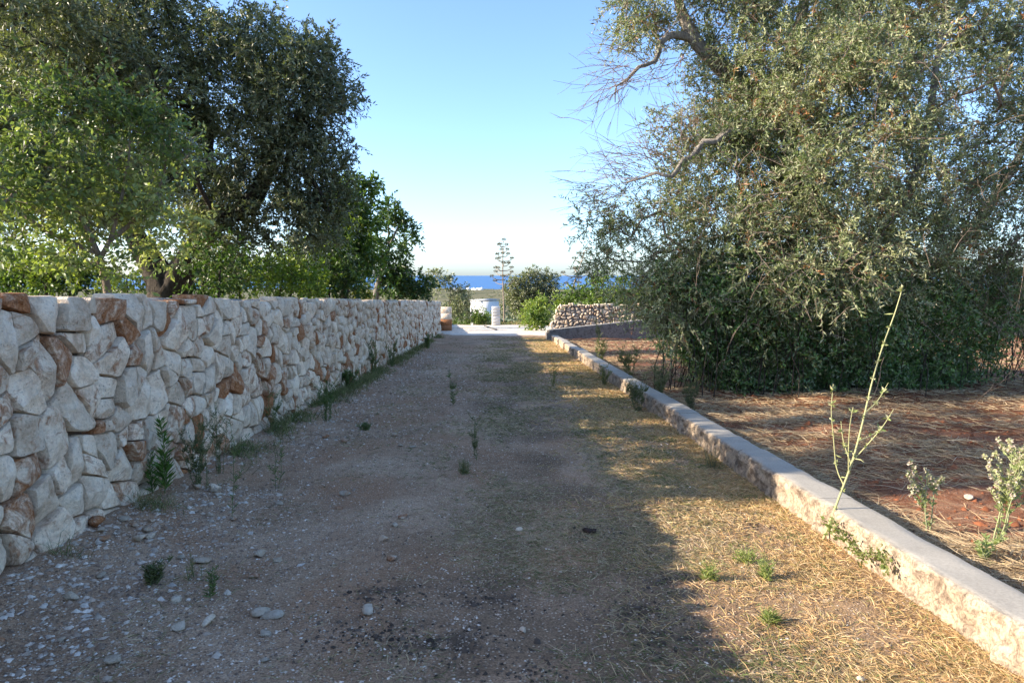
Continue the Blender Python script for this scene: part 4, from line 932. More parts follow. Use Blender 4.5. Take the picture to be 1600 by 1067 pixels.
bush("green_bush", "low green bush between olive shrub and block post", 738, 46.5, [(728, 498, 46.5, 10, 1.2), (742, 494, 46.5, 9, 1.2), (752, 499, 46.5, 8, 1.2), (762, 497, 47, 7, 1)], BF, GR, 'fresh', r8, tips_k=40, trunk_r=0.05)
bush("mastic_bush", "glossy bright green bushes overhanging the rubble wall", 945, 34.5, [(880, 470, 34.5, 12, 1.2), (900, 462, 34.5, 15, 1.2), (925, 458, 34.2, 18, 1.2), (950, 462, 34, 18, 1.2), (975, 455, 34, 18, 1.1), (1000, 462, 34, 18, 1.1), (940, 440, 35, 16, .9), (1020, 450, 34.5, 20, 1), (930, 475, 33.6, 12, 1.2), (985, 475, 33.6, 13, 1.2)], BF, GR, 'fresh', r8, tips_k=30, trunk_r=0.08)
bush("mastic_bush", "tall dark bushes behind the rubble wall at the right edge", 1560, 36, [(1450, 440, 36, 40, 1), (1520, 440, 36, 40, 1), (1590, 440, 36, 40, 1), (1350, 440, 36, 40, .7), (1240, 440, 36, 40, .7), (1120, 440, 36, 40, .8)], dict(L=0.2, W=0.09, twig=0.4, n=8, spread=0.2, tr=0.006), GR_D, 'olive', r8, tips_k=18, trunk_r=0.1)

# --- agave flower stalks
def agave(label, pts, depth, r, arms, r0):
    P0 = np.array([at(x, y, depth) for x, y in pts]); P0[0, 2] = zr(depth)
    root = empty("agave_stalk", P0[0], label, "plant", "dry agave flower stalks")
    P, R = catmull(P0, np.linspace(r0, r0 * 0.35, len(P0)), 0.3); V, F3, F4 = tube(P, R, 8)
    link("stalk", mk_mesh("stalk", V, [F3, F4], M['barkp'], True), parent=root)
    ax = unit(P[-1] - P[0])
    for k in range(arms):
        f = 0.48 + 0.5 * k / (arms - 1); p = P0[0] + (P0[-1] - P0[0]) * f; i = np.argmin(np.abs((P - P0[0]) @ ax - np.linalg.norm(P0[-1] - P0[0]) * f)); p = P[i]
        a = k * 2.4 + r.normal() * .3; ln = (0.80 - 0.55 * abs((f - 0.58) / 0.42) ** 1.3) * r.uniform(.75, 1.1)
        ln = max(ln, 0.25); d = np.array([math.cos(a), math.sin(a), 0.12])
        q = np.array([p, p + d * ln * .55 + [0, 0, -.03], p + d * ln + [0, 0, 0.12 * ln]])
        Pq, Rq = catmull(q, [0.035, 0.028, 0.02], 0.15); V, F3, F4 = tube(Pq, Rq, 5)
        arm = link("side_branch", mk_mesh("side_branch", V, [F3, F4], M['barkp'], True), parent=root)
        c = q[-1] + [0, 0, .07]; n = 70; u = unit(r.normal(size=(n, 3))); PP = c + u * r.random((n, 1)) ** .5 * np.array([0.13, 0.13, 0.08])
        V, F, C = leaf_geo(PP, u * [1, 1, .3] + [0, 0, .5], np.full(n, .09), np.full(n, .04), np.array([[0.16, 0.15, 0.10]]) * r.uniform(.6, 1.3, (n, 1)), r)
        link("seed_cluster", mk_mesh("seed_cluster", V, [F], M['grass'], False, col=C), parent=arm, kind="stuff")
    # leaf rosette at its foot
    for k in range(14):
        a = k * 2.4; d = np.array([math.cos(a), math.sin(a), 0.0]); L = r.uniform(.7, 1.05)
        pts_ = np.array([P0[0] + d * .05, P0[0] + d * L * .5 + [0, 0, L * .45], P0[0] + d * L + [0, 0, L * .55]]); Pq, Rq = catmull(pts_, [0.06, 0.055, 0.006], 0.12)
        V, F3, F4 = tube(Pq, Rq, 6); link("leaf", mk_mesh("leaf", V, [F3, F4], M['plain'], True, col=np.ones((len(V), 3)) * np.array([0.13, 0.17, 0.11])), parent=root)
r9 = np.random.default_rng(91)
agave("tall upright agave flower stalk standing against the sea", [(788, 505), (787, 470), (785.5, 430), (786, 378)], 49, r9, 24, 0.07)
agave("leaning pale agave flower stalk behind the green bushes", [(884, 490), (893, 458), (903, 425), (914, 392)], 43, r9, 14, 0.06)

# --- far plain: woods and the coast
rA = np.random.default_rng(101)
n = 2300; dist = 75 * (3050 / 75) ** (rA.random(n) ** 0.62); ang = rA.uniform(-0.75, 0.75, n); X = dist * np.tan(ang * 0.98); Y = dist
X = X * 1.0; patch = fbm(xy0(X / 140., Y / 240.), 2, 7); keepm = (patch > -0.22) & ((Y > 110) | (np.abs(X / Y) > 0.14) | True); X, Y = X[keepm], Y[keepm]
Z = land_z(X, Y); n = len(X); sz = rA.uniform(1.6, 3.6, n) * (1 + 0.9 * sstep(150, 700, Y)); low = (np.abs(X / Y + 0.03) < 0.16) & (Y < 450); sz[low] *= 0.55
nq = 26; idx = np.repeat(np.arange(n), nq); u = unit(rA.normal(size=(n * nq, 3))); u[:, 2] = np.abs(u[:, 2]); rad = rA.random((n * nq, 1)) ** .4
PP = np.stack([X, Y, Z], 1)[idx] + u * rad * sz[idx][:, None] * np.array([1.15, 1.15, 1.1])
tc = np.array([(0.040, 0.058, 0.024), (0.062, 0.080, 0.034), (0.085, 0.095, 0.048)])[rA.integers(0, 3, n)][idx] * rA.uniform(.7, 1.25, (n * nq, 1))
V, F, C = leaf_geo(PP, u + rA.normal(size=u.shape) * .6, sz[idx] * 0.55, sz[idx] * 0.38, tc, rA)
link("distant_woods", mk_mesh("distant_woods", V, [F], M['olive'], False, col=C), label="olive groves and scrub covering the plain down to the coast", cat="woods", kind="stuff")
for k in range(10):
    px = 712 + k * 5.2 + rA.uniform(-5, 5) if k < 9 else 868; d = rA.uniform(2750, 2950); p = at(px, 450, d); z = float(land_z(np.array(p[0]), np.array(d)))
    g = Geo(); wd = rA.uniform(8, 26); ht = rA.uniform(2.5, 5) + 3
    V, F = box((0, 0, ht / 2 - 1), (wd, 12, ht)); g.add(V, None, F, (0.8, 0.8, 0.78))
    V, F = box((0, 0, ht - 1 + .4), (wd + .5, 12.5, .8)); g.add(V, None, F, (0.7, 0.68, 0.64))
    V, F = box((wd * .2, 0, ht + 1), (wd * .35, 6, 3)); g.add(V, None, F, (0.8, 0.8, 0.78))
    link("coast_house", g.mesh("coast_house", M['plain']), label="tiny white house on the distant shoreline", cat="house", group="white houses along the distant coast", loc=(p[0], d, z))

# ------------------------------------------------------------------ ground cover
def ground_px(px, py):
    d = at(px, py, 1.0) - np.array([0, 0, 1.6]); t = 1.6 / (SLOPE * d[1] - d[2]); x, y = d[0] * t, d[1] * t
    return x, y
def blades(P, L, W, D, curl, col):
    """P base, D unit direction, curl = bend of the tip downwards/sideways (n,3)"""
    n = len(P); side = unit(np.cross(D, np.random.default_rng(n).normal(size=(n, 3)))) * W[:, None] * 0.5
    m_ = P + D * (L * 0.5)[:, None] + curl * (L * 0.12)[:, None]; t = P + D * L[:, None] + curl * (L * 0.5)[:, None]
    V = np.stack([P - side, P + side, m_ - side * 0.8, m_ + side * 0.8, t], 1).reshape(-1, 3)
    b = np.arange(n)[:, None] * 5
    return V, b + np.array([[2, 3, 4]]), b + np.array([[0, 1, 3, 2]]), np.repeat(col, 5, 0)
def chips(P, S, flat, col, r):
    n = len(P); u = np.array([[1, 0, 0], [0, 1, 0], [-1, 0, 0], [0, -1, 0], [0, 0, 1], [0, 0, -1]], float)
    V = u[None] * r.uniform(0.55, 1.15, (n, 6, 1)) + r.normal(size=(n, 6, 3)) * 0.16
    V = V * np.stack([np.ones(n), r.uniform(.6, 1, n), flat], 1)[:, None]; a = r.uniform(0, 6.28, n); ca, sa = np.cos(a)[:, None], np.sin(a)[:, None]
    V = np.stack([V[..., 0] * ca - V[..., 1] * sa, V[..., 0] * sa + V[..., 1] * ca, V[..., 2]], -1) * S[:, None, None] + P[:, None]
    F = np.array([[0, 1, 4], [1, 2, 4], [2, 3, 4], [3, 0, 4], [1, 0, 5], [2, 1, 5], [3, 2, 5], [0, 3, 5]])
    F = F[:4]
    return V.reshape(-1, 3), (np.arange(n)[:, None, None] * 6 + F[None]).reshape(-1, 3), np.repeat(col, 6, 0)
def logs(a, b, n, r): return a * (b / a) ** r.random(n)
rB = np.random.default_rng(111)
# gravel on the drive
n = 66000; s = logs(2.4, 22, n, rB); t = rB.uniform(-2.75, 2.1, n)
k = rB.random(n) < (0.22 + 0.78 * sstep(0.7, -1.0, t)) * (0.35 + 0.65 * sstep(-.3, .3, fbm(xy0(t * 1.7, s * 1.1), 3, 205))); s, t = s[k], t[k]; n = len(s); X = road_x(t, s)
S = 0.004 + 0.0085 * rB.random(n) ** 2.6 + 0.010 * rB.random(n) ** 6 * sstep(-0.8, -2.2, t); Z = drive_z(X, s) + S * 0.15
c = np.array([(0.62, 0.48, 0.36), (0.46, 0.33, 0.24), (0.30, 0.20, 0.14), (0.80, 0.68, 0.55), (0.20, 0.14, 0.10)])[rB.integers(0, 5, n)] * rB.uniform(.75, 1.15, (n, 1))
V, F, C = chips(np.stack([X, s, Z], 1), S * np.clip(s / 6, 1, 2.0), rB.uniform(.3, .7, n), c, rB)
link("gravel", mk_mesh("gravel", V, [F], M['chip'], False, col=C), label="small pale gravel strewn over the shaded drive", cat="gravel", kind="stuff")
# pale chippings along the wall foot
n = 5200; s = logs(2.6, 24, n, rB); t = -2.78 + np.abs(rB.normal(0, 0.52, n) + .1 * rB.normal(size=n)) ; t = np.clip(t, -2.76, 0); k = fbm(xy0(t * 1.3, s * 1.3), 2, 8) > -0.35; s, t = s[k], t[k]; n = len(s)
X = road_x(t, s); S = 0.008 + 0.028 * rB.random(n) ** 2.6; Z = drive_z(X, s) + S * .02
V, F, C = chips(np.stack([X, s, Z], 1), S, rB.uniform(.3, .75, n), np.array([(0.66, 0.54, 0.42), (0.50, 0.38, 0.28), (0.78, 0.68, 0.56), (0.40, 0.27, 0.18)])[rB.integers(0, 4, n)] * rB.uniform(.65, 1.1, (n, 1)), rB)
link("stone_chippings", mk_mesh("stone_chippings", V, [F], M['chip'], False, col=C), label="pale limestone chippings heaped along the foot of the wall", cat="chippings", kind="stuff")
# dark crumbs of dung and rotted litter
cen = [ground_px(*p) for p in ((640, 1010), (720, 1000), (600, 930), (1130, 815), (1180, 820), (960, 640), (930, 650), (760, 930), (1060, 1000), (990, 960), (920, 828), (820, 1050), (560, 990), (1050, 910))]
Pp = []
for (cx, cy) in cen:
    m_ = 110 if cy < 4 else 90; Pp.append(np.stack([rB.normal(cx, 0.13, m_), rB.normal(cy, 0.10, m_)], 1))
ex = np.stack([rB.uniform(-1.0, 1.5, 350), logs(2.5, 12, 350, rB)], 1); Pp = np.vstack(Pp + [ex]); n = len(Pp)
S = rB.uniform(.004, .015, n) * np.where(rB.random(n) < .05, 1.8, 1); Z = drive_z(Pp[:, 0], Pp[:, 1]) + S * .15
V, F, C = chips(np.column_stack([Pp, Z]), S, rB.uniform(.4, .8, n), np.array([[0.085, 0.062, 0.046]]) * rB.uniform(.5, 1.8, (n, 1)), rB)
link("dark_litter", mk_mesh("dark_litter", V, [F], M['chip'], False, col=C), label="dark crumbs of rotted litter scattered on the drive", cat="litter", kind="stuff")

STRAW = np.array([(0.64, 0.44, 0.22), (0.54, 0.35, 0.17), (0.68, 0.52, 0.30), (0.46, 0.29, 0.14), (0.44, 0.36, 0.15)])
GREEN = np.array([(0.10, 0.15, 0.04), (0.14, 0.19, 0.06), (0.18, 0.20, 0.08)])
GREYG = np.array([(0.48, 0.38, 0.23), (0.34, 0.29, 0.16), (0.58, 0.46, 0.30), (0.20, 0.19, 0.08)])
def scatter_grass(name, label, X, Y, Z, L, W, upright, cols, r, cat="grass"):
    n = len(X); a = r.uniform(0, 6.28, n); up = upright * r.uniform(.3, 1.5, n)
    D = unit(np.stack([np.cos(a), np.sin(a), up], 1)); a2 = r.uniform(0, 6.28, n); curl = np.stack([np.cos(a2) * .6, np.sin(a2) * .6, -0.7 * np.clip(up, 0.1, 1)], 1)
    V, F3, F4, C = blades(np.stack([X, Y, Z], 1), L, W, D, curl, cols)
    link(name, mk_mesh(name, V, [F3, F4], M['grass'], False, col=C), label=label, cat=cat, kind="stuff")
# dry verge beside the kerb
n = 125000; s = logs(2.5, 31, n, rB); t = 2.26 - np.abs(rB.normal(0, 0.62, n)); tuft = fbm(xy0(t * 3.2, s * 3.2), 3, 91)
k = (t > 0.35) & (rB.random(n) < 0.55 + 0.9 * tuft); s, t, tuft = s[k], t[k], tuft[k]; n = len(s); X = road_x(t, s)
cols = STRAW[rB.integers(0, 5, n)] * rB.uniform(.75, 1.2, (n, 1)); gk = (rB.random(n) < 0.05 + 0.30 * (fbm(xy0(t * 2, s * 2), 2, 95) > 0.28)); cols[gk] = GREEN[rB.integers(0, 3, gk.sum())]
scatter_grass("dry_grass", "short dry straw coloured grass on the verge beside the kerb", X, s, drive_z(X, s) - 0.004, (0.035 + 0.055 * rB.random(n)) * (1 + 0.6 * np.clip(tuft, 0, 1)), 0.0036 * np.clip(s / 4, 1, 3.5), 0.6, cols, rB)
# thin grass down the middle of the drive
n = 180000; s = logs(2.4, 31, n, rB); t = rB.uniform(-1.9, 1.7, n); msk = fbm(xy0(t * 1.6, s * 0.9), 3, 97); dens = sstep(-0.35, 0.35, msk) * (0.18 + 0.82 * sstep(-1.0, 0.25, t)) * (1 - 0.5 * np.exp(-((t + 1.1) / .35) ** 2))
k = rB.random(n) < dens; s, t = s[k], t[k]; n = len(s); X = road_x(t, s)
cols = GREYG[rB.integers(0, 4, n)] * rB.uniform(.75, 1.3, (n, 1)); gk = rB.random(n) < 0.10 + 0.35 * (fbm(xy0(t * 1.1, s * 1.1), 2, 99) > 0.25); cols[gk] = GREEN[rB.integers(0, 3, gk.sum())] * 0.8
scatter_grass("thin_grass", "thin trodden grey green grass along the middle of the drive", X, s, drive_z(X, s) - 0.003, 0.03 + 0.065 * rB.random(n), 0.0032 * np.clip(s / 4, 1, 3.5), 0.4, cols, rB)
# cut hay lying over the red field
n = 98000; s = logs(2.4, 29, n, rB); t = 2.52 + 11 * rB.random(n) ** 1.5; t = t * np.clip(s / 9, 0.35, 1.6) + 2.5 * (1 - np.clip(s / 9, .35, 1.6)); X = road_x(t, s)
msk = fbm(xy0(X * 0.55, s * 1.5), 3, 93); near_k = sstep(3.6, 2.5, t)
k = rB.random(n) < sstep(-0.45, 0.05, msk) * 0.95 + 0.06 + 0.3 * near_k; s, t, X, msk = s[k], t[k], X[k], msk[k]; n = len(s)
cols = np.array([(0.52, 0.39, 0.23), (0.42, 0.31, 0.19), (0.33, 0.24, 0.15), (0.58, 0.46, 0.30)])[rB.integers(0, 4, n)] * rB.uniform(.7, 1.2, (n, 1))
scatter_grass("hay", "cut dry hay matted over the red soil of the field", X, s, field_z(X, s) + 0.07 * rB.random(n) * np.clip(msk + .3, 0, 1), (0.08 + 0.20 * rB.random(n)), 0.0042 * np.clip(s / 5, 1, 3.0), 0.2, cols, rB, cat="hay")
# fringe of wispy weeds along the foot of the wall
n = 16000; s = logs(4.0, 31, n, rB); t = -2.74 + np.abs(rB.normal(0, 0.16, n)); k = fbm(xy0(t * 1.0, s * 1.6), 2, 191) + 0.25 * sstep(5, 11, s) > 0.12; s, t = s[k], t[k]; n = len(s); X = road_x(t, s)
cols = np.array([(0.13, 0.17, 0.06), (0.20, 0.23, 0.09), (0.10, 0.12, 0.05), (0.30, 0.27, 0.14)])[rB.integers(0, 4, n)] * rB.uniform(.7, 1.3, (n, 1))
scatter_grass("weed_fringe", "fringe of wispy green weeds along the foot of the long wall", X, s, drive_z(X, s) - .005, 0.05 + 0.26 * rB.random(n) ** 2, 0.0030 * np.clip(s / 5, 1, 3), 2.2, cols, rB, cat="weeds")
# clods of red earth
n = 5000; s = logs(2.6, 28, n, rB); t = 2.6 + 10 * rB.random(n); X = road_x(t, s); S = rB.uniform(.012, .045, n) * np.where(rB.random(n) < .08, 1.8, 1)
V, F, C = chips(np.stack([X, s, field_z(X, s) + S * .1], 1), S, rB.uniform(.5, .8, n), np.array([[0.24, 0.085, 0.038]]) * rB.uniform(.6, 1.4, (n, 1)), rB)
link("earth_clods", mk_mesh("earth_clods", V, [F], M['chip'], False, col=C), label="crumbled clods of red earth in the ploughed field", cat="soil", kind="stuff")
# tall dry grass over the garden end of the wall and round the yard
n = 5200; X = np.concatenate([at(640, 460, 1)[0] * 19 + rB.normal(0, .9, 2200), rB.uniform(-2.5, 4.4, 3000)]); Y = np.concatenate([19.5 + rB.normal(0, 1.4, 2200), rB.uniform(46.2, 49.5, 3000)])
k = np.where(Y < 40, X < YAW * Y - 3.5, True); X, Y = X[k], Y[k]; n = len(X); Z = np.where(Y < 40, garden_z(X, Y), zr(Y) - .1)
cols = STRAW[rB.integers(0, 5, n)] * rB.uniform(.8, 1.2, (n, 1)); gk = (rB.random(n) < .55) & (Y > 40); cols[gk] = np.array([0.16, 0.22, 0.06]) * rB.uniform(.7, 1.3, (gk.sum(), 1))
scatter_grass("tall_grass", "tall pale grass behind the wall end and along the yard edge", X, Y, Z, np.where(Y < 40, 0.7 + .4 * rB.random(n), 0.35 + .5 * rB.random(n)), np.full(n, 0.014) * np.where(Y > 40, 1.6, 1), 2.2, cols, rB)

# ------------------------------------------------------------------ single loose stones
for k in range(62):
    if k < 40: t = -2.7 + abs(rB.normal(0, .5)); s = logs(3.0, 13, 1, rB)[0]
    else: t = rB.uniform(-2.2, -0.3); s = logs(2.7, 9, 1, rB)[0]
    x = road_x(t, s); loose("loose_stone", (x, s, float(drive_z(np.array(x), np.array(s)))), rB.uniform(.026, .062), "pale limestone fragment lying on the gravel near the left wall", group="loose limestone fragments on the drive", flat=rB.uniform(.35, .6), n=2, rust=float(rB.choice([0.0, 0.1, 0.2, 0.35])), tone=rB.uniform(.5, .8))
for (px, py, sz, lab, ru) in [(1345, 1060, .03, "single white pebble in the dry grass at the bottom edge", 0), (810, 825, .035, "small pinkish stone in the middle of the drive", .25), (817, 982, .028, "small round pale pebble in the trodden grass", 0.05),
                              (600, 845, .05, "buff flat stone right of a white one on the drive", .3), (325, 975, .055, "white jagged stone on the drive in left foreground", 0), (335, 770, .075, "white chunky stone beside the weeds at the wall foot", 0), (150, 838, .10, "reddish flat stone lying against the wall foot", .5)]:
    x, y = ground_px(px, py); loose("loose_stone", (x, y, float(drive_z(np.array(x), np.array(y)))), sz, lab, rust=ru, n=2)
for (px, py, sz, lab) in [(1410, 740, .045, "white stone half sunk in hay of the field"), (1515, 775, .045, "pale stone on red soil left of the large flowering weed"), (1240, 660, .05, "small pale stone lying in hay beyond the kerb")]:
    x, y = ground_px(px, py); loose("field_stone", (x, y, float(field_z(np.array(x), np.array(y)))), sz, lab, n=2)
x, y = ground_px(922, 828); g = Geo()
for q in range(5):
    V, F = rock((x + rB.normal() * .02, y + rB.normal() * .02, float(drive_z(np.array(x), np.array(y))) + .012), rB.uniform(.025, .045), rB, 1, q, .5); g.add(V, F, None, (0.05, 0.03, 0.022))
link("dung_clod", g.mesh("dung_clod", M['chip'], True), label="dark brown clod lying alone on the drive", cat="clod")

# ------------------------------------------------------------------ weeds
def weed(name, label, x, y, z, h, stems, lean, nleaf, lL, lW, cols, r, group=None, branch=2, upang=0.7, stem_col=(0.13, 0.16, 0.06), sr=0.0035, cat="weed", heads=None, lean_dir=None):
    root = empty(name, (x, y, z), label, cat, group); Ps = []; Rs = []; lead = []
    for k in range(stems):
        a = r.uniform(0, 6.28); ln = lean * r.uniform(.2, 1.0); hh = h * (r.uniform(.6, 1.0) if k else 1.0)
        d = np.array([math.cos(a) * ln, math.sin(a) * ln, 1.0]) if lean_dir is None else np.array([lean_dir[0] + math.cos(a) * ln * .4, lean_dir[1] + math.sin(a) * ln * .4, 1.0])
        f = np.linspace(0, 1, 9); P = np.array([x, y, z - .01]) + r.normal(size=3) * np.array([.02, .02, 0]) * (k > 0) + d * (hh * f)[:, None] + np.cumsum(r.normal(size=(9, 3)) * .012 * hh, 0) * np.array([1, 1, .2])
        Ps.append(P); Rs.append(np.linspace(sr, sr * .4, 9)); lead.append((P, 1.0))
        for b_ in range(branch):
            i = r.integers(3, 8); a = r.uniform(0, 6.28); bl = hh * r.uniform(.16, .36); bd = np.array([math.cos(a) * .75, math.sin(a) * .75, .8])
            Pb = P[i] + bd * (bl * f)[:, None] + np.array([0, 0, .25]) * (bl * f ** 2)[:, None]; Ps.append(Pb); Rs.append(np.linspace(sr * .6, sr * .3, 9)); lead.append((Pb, .6))
    V, F = tubes_multi(np.array(Ps), np.array(Rs), 4); link("stem", mk_mesh("stem", V, [F], M['stem'], True, col=np.ones((len(V), 3)) * np.array(stem_col)), parent=root)
    LP = []; LD = []; LLn = []
    for P, wgt in lead:
        m_ = max(2, int(nleaf * wgt)); ff = r.uniform(.06, 1, m_) * 8; i = np.minimum(ff.astype(int), 7); fr = (ff - i)[:, None]; q = P[i] * (1 - fr) + P[i + 1] * fr
        a = np.arange(m_) * 2.4; LP.append(q); LD.append(np.stack([np.cos(a), np.sin(a), np.full(m_, upang)], 1)); LLn.append(lL * (1.15 - .65 * ff / 8) * r.uniform(.7, 1.2, m_))
    LP = np.concatenate(LP); LD = np.concatenate(LD); LLn = np.concatenate(LLn); cols = np.array(cols)
    V, F, C = leaf_geo(LP, LD + r.normal(size=LD.shape) * .15, LLn, LLn * (lW / lL), cols[r.integers(0, len(cols), len(LP))] * r.uniform(.75, 1.25, (len(LP), 1)), r)
    link("leaves", mk_mesh("leaves", V, [F], M['fresh'], False, col=C), parent=root)
    if heads:
        g = Geo()
        for P, wgt in lead:
            for q in range(heads['n']):
                p = P[-1 - (q % 4)] + r.normal(size=3) * heads['s'] * (.5 if q else 0)
                nn = 16; u = unit(r.normal(size=(nn, 3)) + [0, 0, .5]); V, F, C = leaf_geo(np.repeat(p[None], nn, 0), u, np.full(nn, heads['s']), np.full(nn, heads['s'] * .6), np.array(heads['col'])[r.integers(0, len(heads['col']), nn)], r); g.add(V, F, None, C)
        link("flower_heads", g.mesh("flower_heads", M['grass']), parent=root)
    return root
rC = np.random.default_rng(121)
WG = [(0.09, 0.14, 0.045), (0.13, 0.19, 0.065), (0.075, 0.115, 0.045)]
DW = [(0.085, 0.10, 0.05), (0.11, 0.12, 0.065), (0.15, 0.145, 0.085)]
def dz(x, y): return float(drive_z(np.array(x), np.array(y)))
# the leafy fleabane against the wall
x, y = ground_px(248, 782); x = max(x, WT + YAW * y + 0.10)
weed("fleabane", "upright leafy bright green weed growing against the stone wall", x, y, dz(x, y), 0.62, 1, .06, 190, .13, .017, [(0.075, 0.15, 0.03), (0.10, 0.19, 0.04)], rC, branch=0, upang=.95, sr=.006)
weed("fleabane", "short green weed at the left foot of the tall leafy one", x - .07, y - .03, dz(x, y), 0.36, 1, .10, 80, .10, .014, [(0.075, 0.15, 0.03), (0.10, 0.19, 0.04)], rC, branch=0, upang=.95, sr=.005)
W_ = [(310, 770, .55, 9, .35, 60, .03, .007, DW, "feathery dark weed clump against the wall right of the leafy weed", 5), (345, 745, .62, 6, .25, 40, .03, .007, DW, "tall wispy dark weed beside the brown wall stones", 5), (362, 810, .75, 1, .05, 60, .05, .008, WG, "single thin tall green weed standing in front of the wall", 2),
      (436, 762, .42, 2, .1, 40, .05, .008, WG, "pair of thin green stems on the gravel off the wall", 1), (425, 680, .45, 5, .3, 40, .035, .007, WG, "green weed clump at the wall foot by the rusty stones", 4), (510, 660, .60, 9, .3, 50, .04, .008, WG, "dense green weed clump under the middle of the wall", 4),
      (545, 612, .40, 12, .7, 50, .05, .01, WG, "wide low green weed patch along the wall", 4), (585, 588, .75, 7, .25, 50, .05, .01, WG, "tall green weed clump near the far half of the wall", 4),
      (612, 575, .6, 7, .3, 40, .05, .01, WG, "green weed clump before the darker far wall stones", 3), (668, 545, .5, 9, .5, 40, .07, .014, WG, "last green weed clump near the end of the wall", 3), (570, 672, .12, 14, 1.0, 20, .04, .008, WG, "low flat green tuft on the gravel off the wall", 1),
      (708, 632, .50, 2, .1, 60, .06, .010, WG, "slim upright green weed in the middle of the drive", 2), (744, 718, .45, 3, .15, 40, .04, .007, DW, "wispy dark weed standing mid drive nearer the camera", 4), (726, 742, .16, 16, .5, 14, .05, .005, [(0.2, 0.18, 0.09), (0.14, 0.15, 0.06)], "yellowish grass tuft in the middle of the drive", 0),
      (240, 915, .15, 12, .9, 22, .05, .010, DW, "dark green rosette among the stone chips in left foreground", 1),
      (325, 935, .16, 4, .4, 20, .04, .008, WG, "tiny green weed on the gravel in left foreground", 1), (298, 905, .14, 6, .4, 14, .04, .005, [(0.25, 0.2, 0.1)], "tiny straw tuft beside the rosette in left foreground", 0), (865, 605, .45, 4, .3, 30, .05, .008, [(0.2, 0.22, 0.1), (0.3, 0.27, 0.14)], "sunlit pale weed at the drive edge of the far verge", 3)]
for (px, py, h, st, ln, nlf, lL, lW, cl, lab, br) in W_:
    x, y = ground_px(px, py); x = max(x, WT + YAW * y + 0.09); weed("weed", lab, x, y, dz(x, y), h, st, ln, nlf, lL, lW, cl, rC, branch=br, sr=0.003 * max(1, y / 7))
# weeds at and over the kerb
K_ = [(1000, 655, 2.08, .62, 10, .55, 45, .04, .009, [(0.10, 0.12, 0.05), (0.16, 0.17, 0.08)], "bushy grey green weed leaning over the kerb", 6), (1035, 640, 2.62, .60, 10, .6, 45, .04, .009, [(0.10, 0.12, 0.05), (0.16, 0.17, 0.08)], "bushy weed behind the kerb beside the leaning one", 6), (985, 600, 2.65, .7, 9, .45, 45, .05, .012, [(0.2, 0.22, 0.1), (0.14, 0.16, 0.06)], "sunlit spreading weed behind the kerb", 6),
      (940, 570, 2.7, .75, 7, .4, 40, .06, .014, [(0.2, 0.22, 0.1), (0.14, 0.16, 0.06)], "pale tall weed behind the far kerb", 5), (945, 580, 2.05, .4, 8, .5, 30, .05, .012, [(0.28, 0.27, 0.1), (0.2, 0.22, 0.08)], "yellow green weed tuft on the verge below the far kerb", 2), (1085, 650, 2.75, .55, 7, .6, 40, .05, .01, [(0.09, 0.10, 0.05)], "dark weed in the hay beyond the kerb", 5), (935, 535, 4.2, .9, 4, .3, 40, .07, .016, [(0.16, 0.18, 0.09)], "tall thin weed in front of the rendered wall", 5),
      (1120, 760, 2.08, .22, 20, .5, 8, .05, .004, [(0.36, 0.25, 0.11)], "orange dry grass tuft at the kerb foot", 0)]
for (px, py, t, h, st, ln, nlf, lL, lW, cl, lab, br) in K_:
    s = t / ((px - 778) / F_PX) ; x = road_x(t, s); z = dz(x, s) if t < 2.3 else float(field_z(np.array(x), np.array(s))); weed("weed", lab, x, s, z, h, st, ln, nlf, lL, lW, cl, rC, branch=br, sr=0.003 * max(1, s / 7), stem_col=(0.17, 0.17, 0.09))
# tall flowering stalk leaning over the kerb
x, y = ground_px(1283, 840); fz = dz(x, y); root = empty("chicory_stalk", (x, y, fz), "tall leaning pale green flowering stalk growing at the kerb foot", "weed")
def stalk_part(pts, r0, r1, name):
    P = np.array([at(a, b_, y + dd) for a, b_, dd in pts]); 
    P, R = catmull(P, np.linspace(r0, r1, len(pts)), .03); V, F3, F4 = tube(P, R, 6)
    o = link(name, mk_mesh(name, V, [F3, F4], M['stem'], True, col=np.ones((len(V), 3)) * np.array([0.38, 0.37, 0.18])), parent=root); return P, o
main, o = stalk_part([(1285, 846, 0), (1310, 780, -.02), (1332, 720, -.03), (1348, 660, -.02), (1362, 600, 0), (1378, 545, .02), (1398, 490, .03), (1411, 447, .04)], .0085, .003, "stem")
subs = [[(1318, 757, -.02), (1307, 730, .03), (1302, 680, .05), (1299, 640, .06), (1302, 600, .07)], [(1332, 720, -.03), (1355, 695, -.08), (1378, 668, -.12), (1396, 640, -.15)], [(1340, 690, -.02), (1365, 678, .06), (1380, 665, .08)], [(1352, 645, 0), (1372, 625, .08), (1388, 598, .1)], [(1326, 735, -.03), (1326, 700, -.06), (1328, 665, -.08), (1333, 636, -.1)], [(1330, 725, -.03), (1318, 690, .02), (1314, 658, .04)], [(1333, 716, -.03), (1345, 718, -.08), (1350, 722, -.1)]]
paths = [main] + [stalk_part(s_, .0045, .002, "side_stem")[0] for s_ in subs]
g = Geo()
for j, P in enumerate(paths):
    for i in range(4, len(P), 4 if j == 0 else 3):
        if rC.random() < .22 and i < len(P) - 3: continue
        nn = 9 if (j or i < len(P) - 8) else 16; u = unit(rC.normal(size=(nn, 3)) + np.array([0, 0, .5])); L = .026 * rC.uniform(.6, 1.3, nn) * (1.4 if i > len(P) - 6 else 1)
        V, F, C = leaf_geo(np.repeat(P[i][None], nn, 0), u, L, L * .45, np.array([(0.34, 0.36, 0.16), (0.45, 0.43, 0.25), (0.25, 0.30, 0.10)])[rC.integers(0, 3, nn)], rC); g.add(V, F, None, C)
link("flower_buds", g.mesh("flower_buds", M['grass']), parent=root, kind="stuff")
g = Geo()
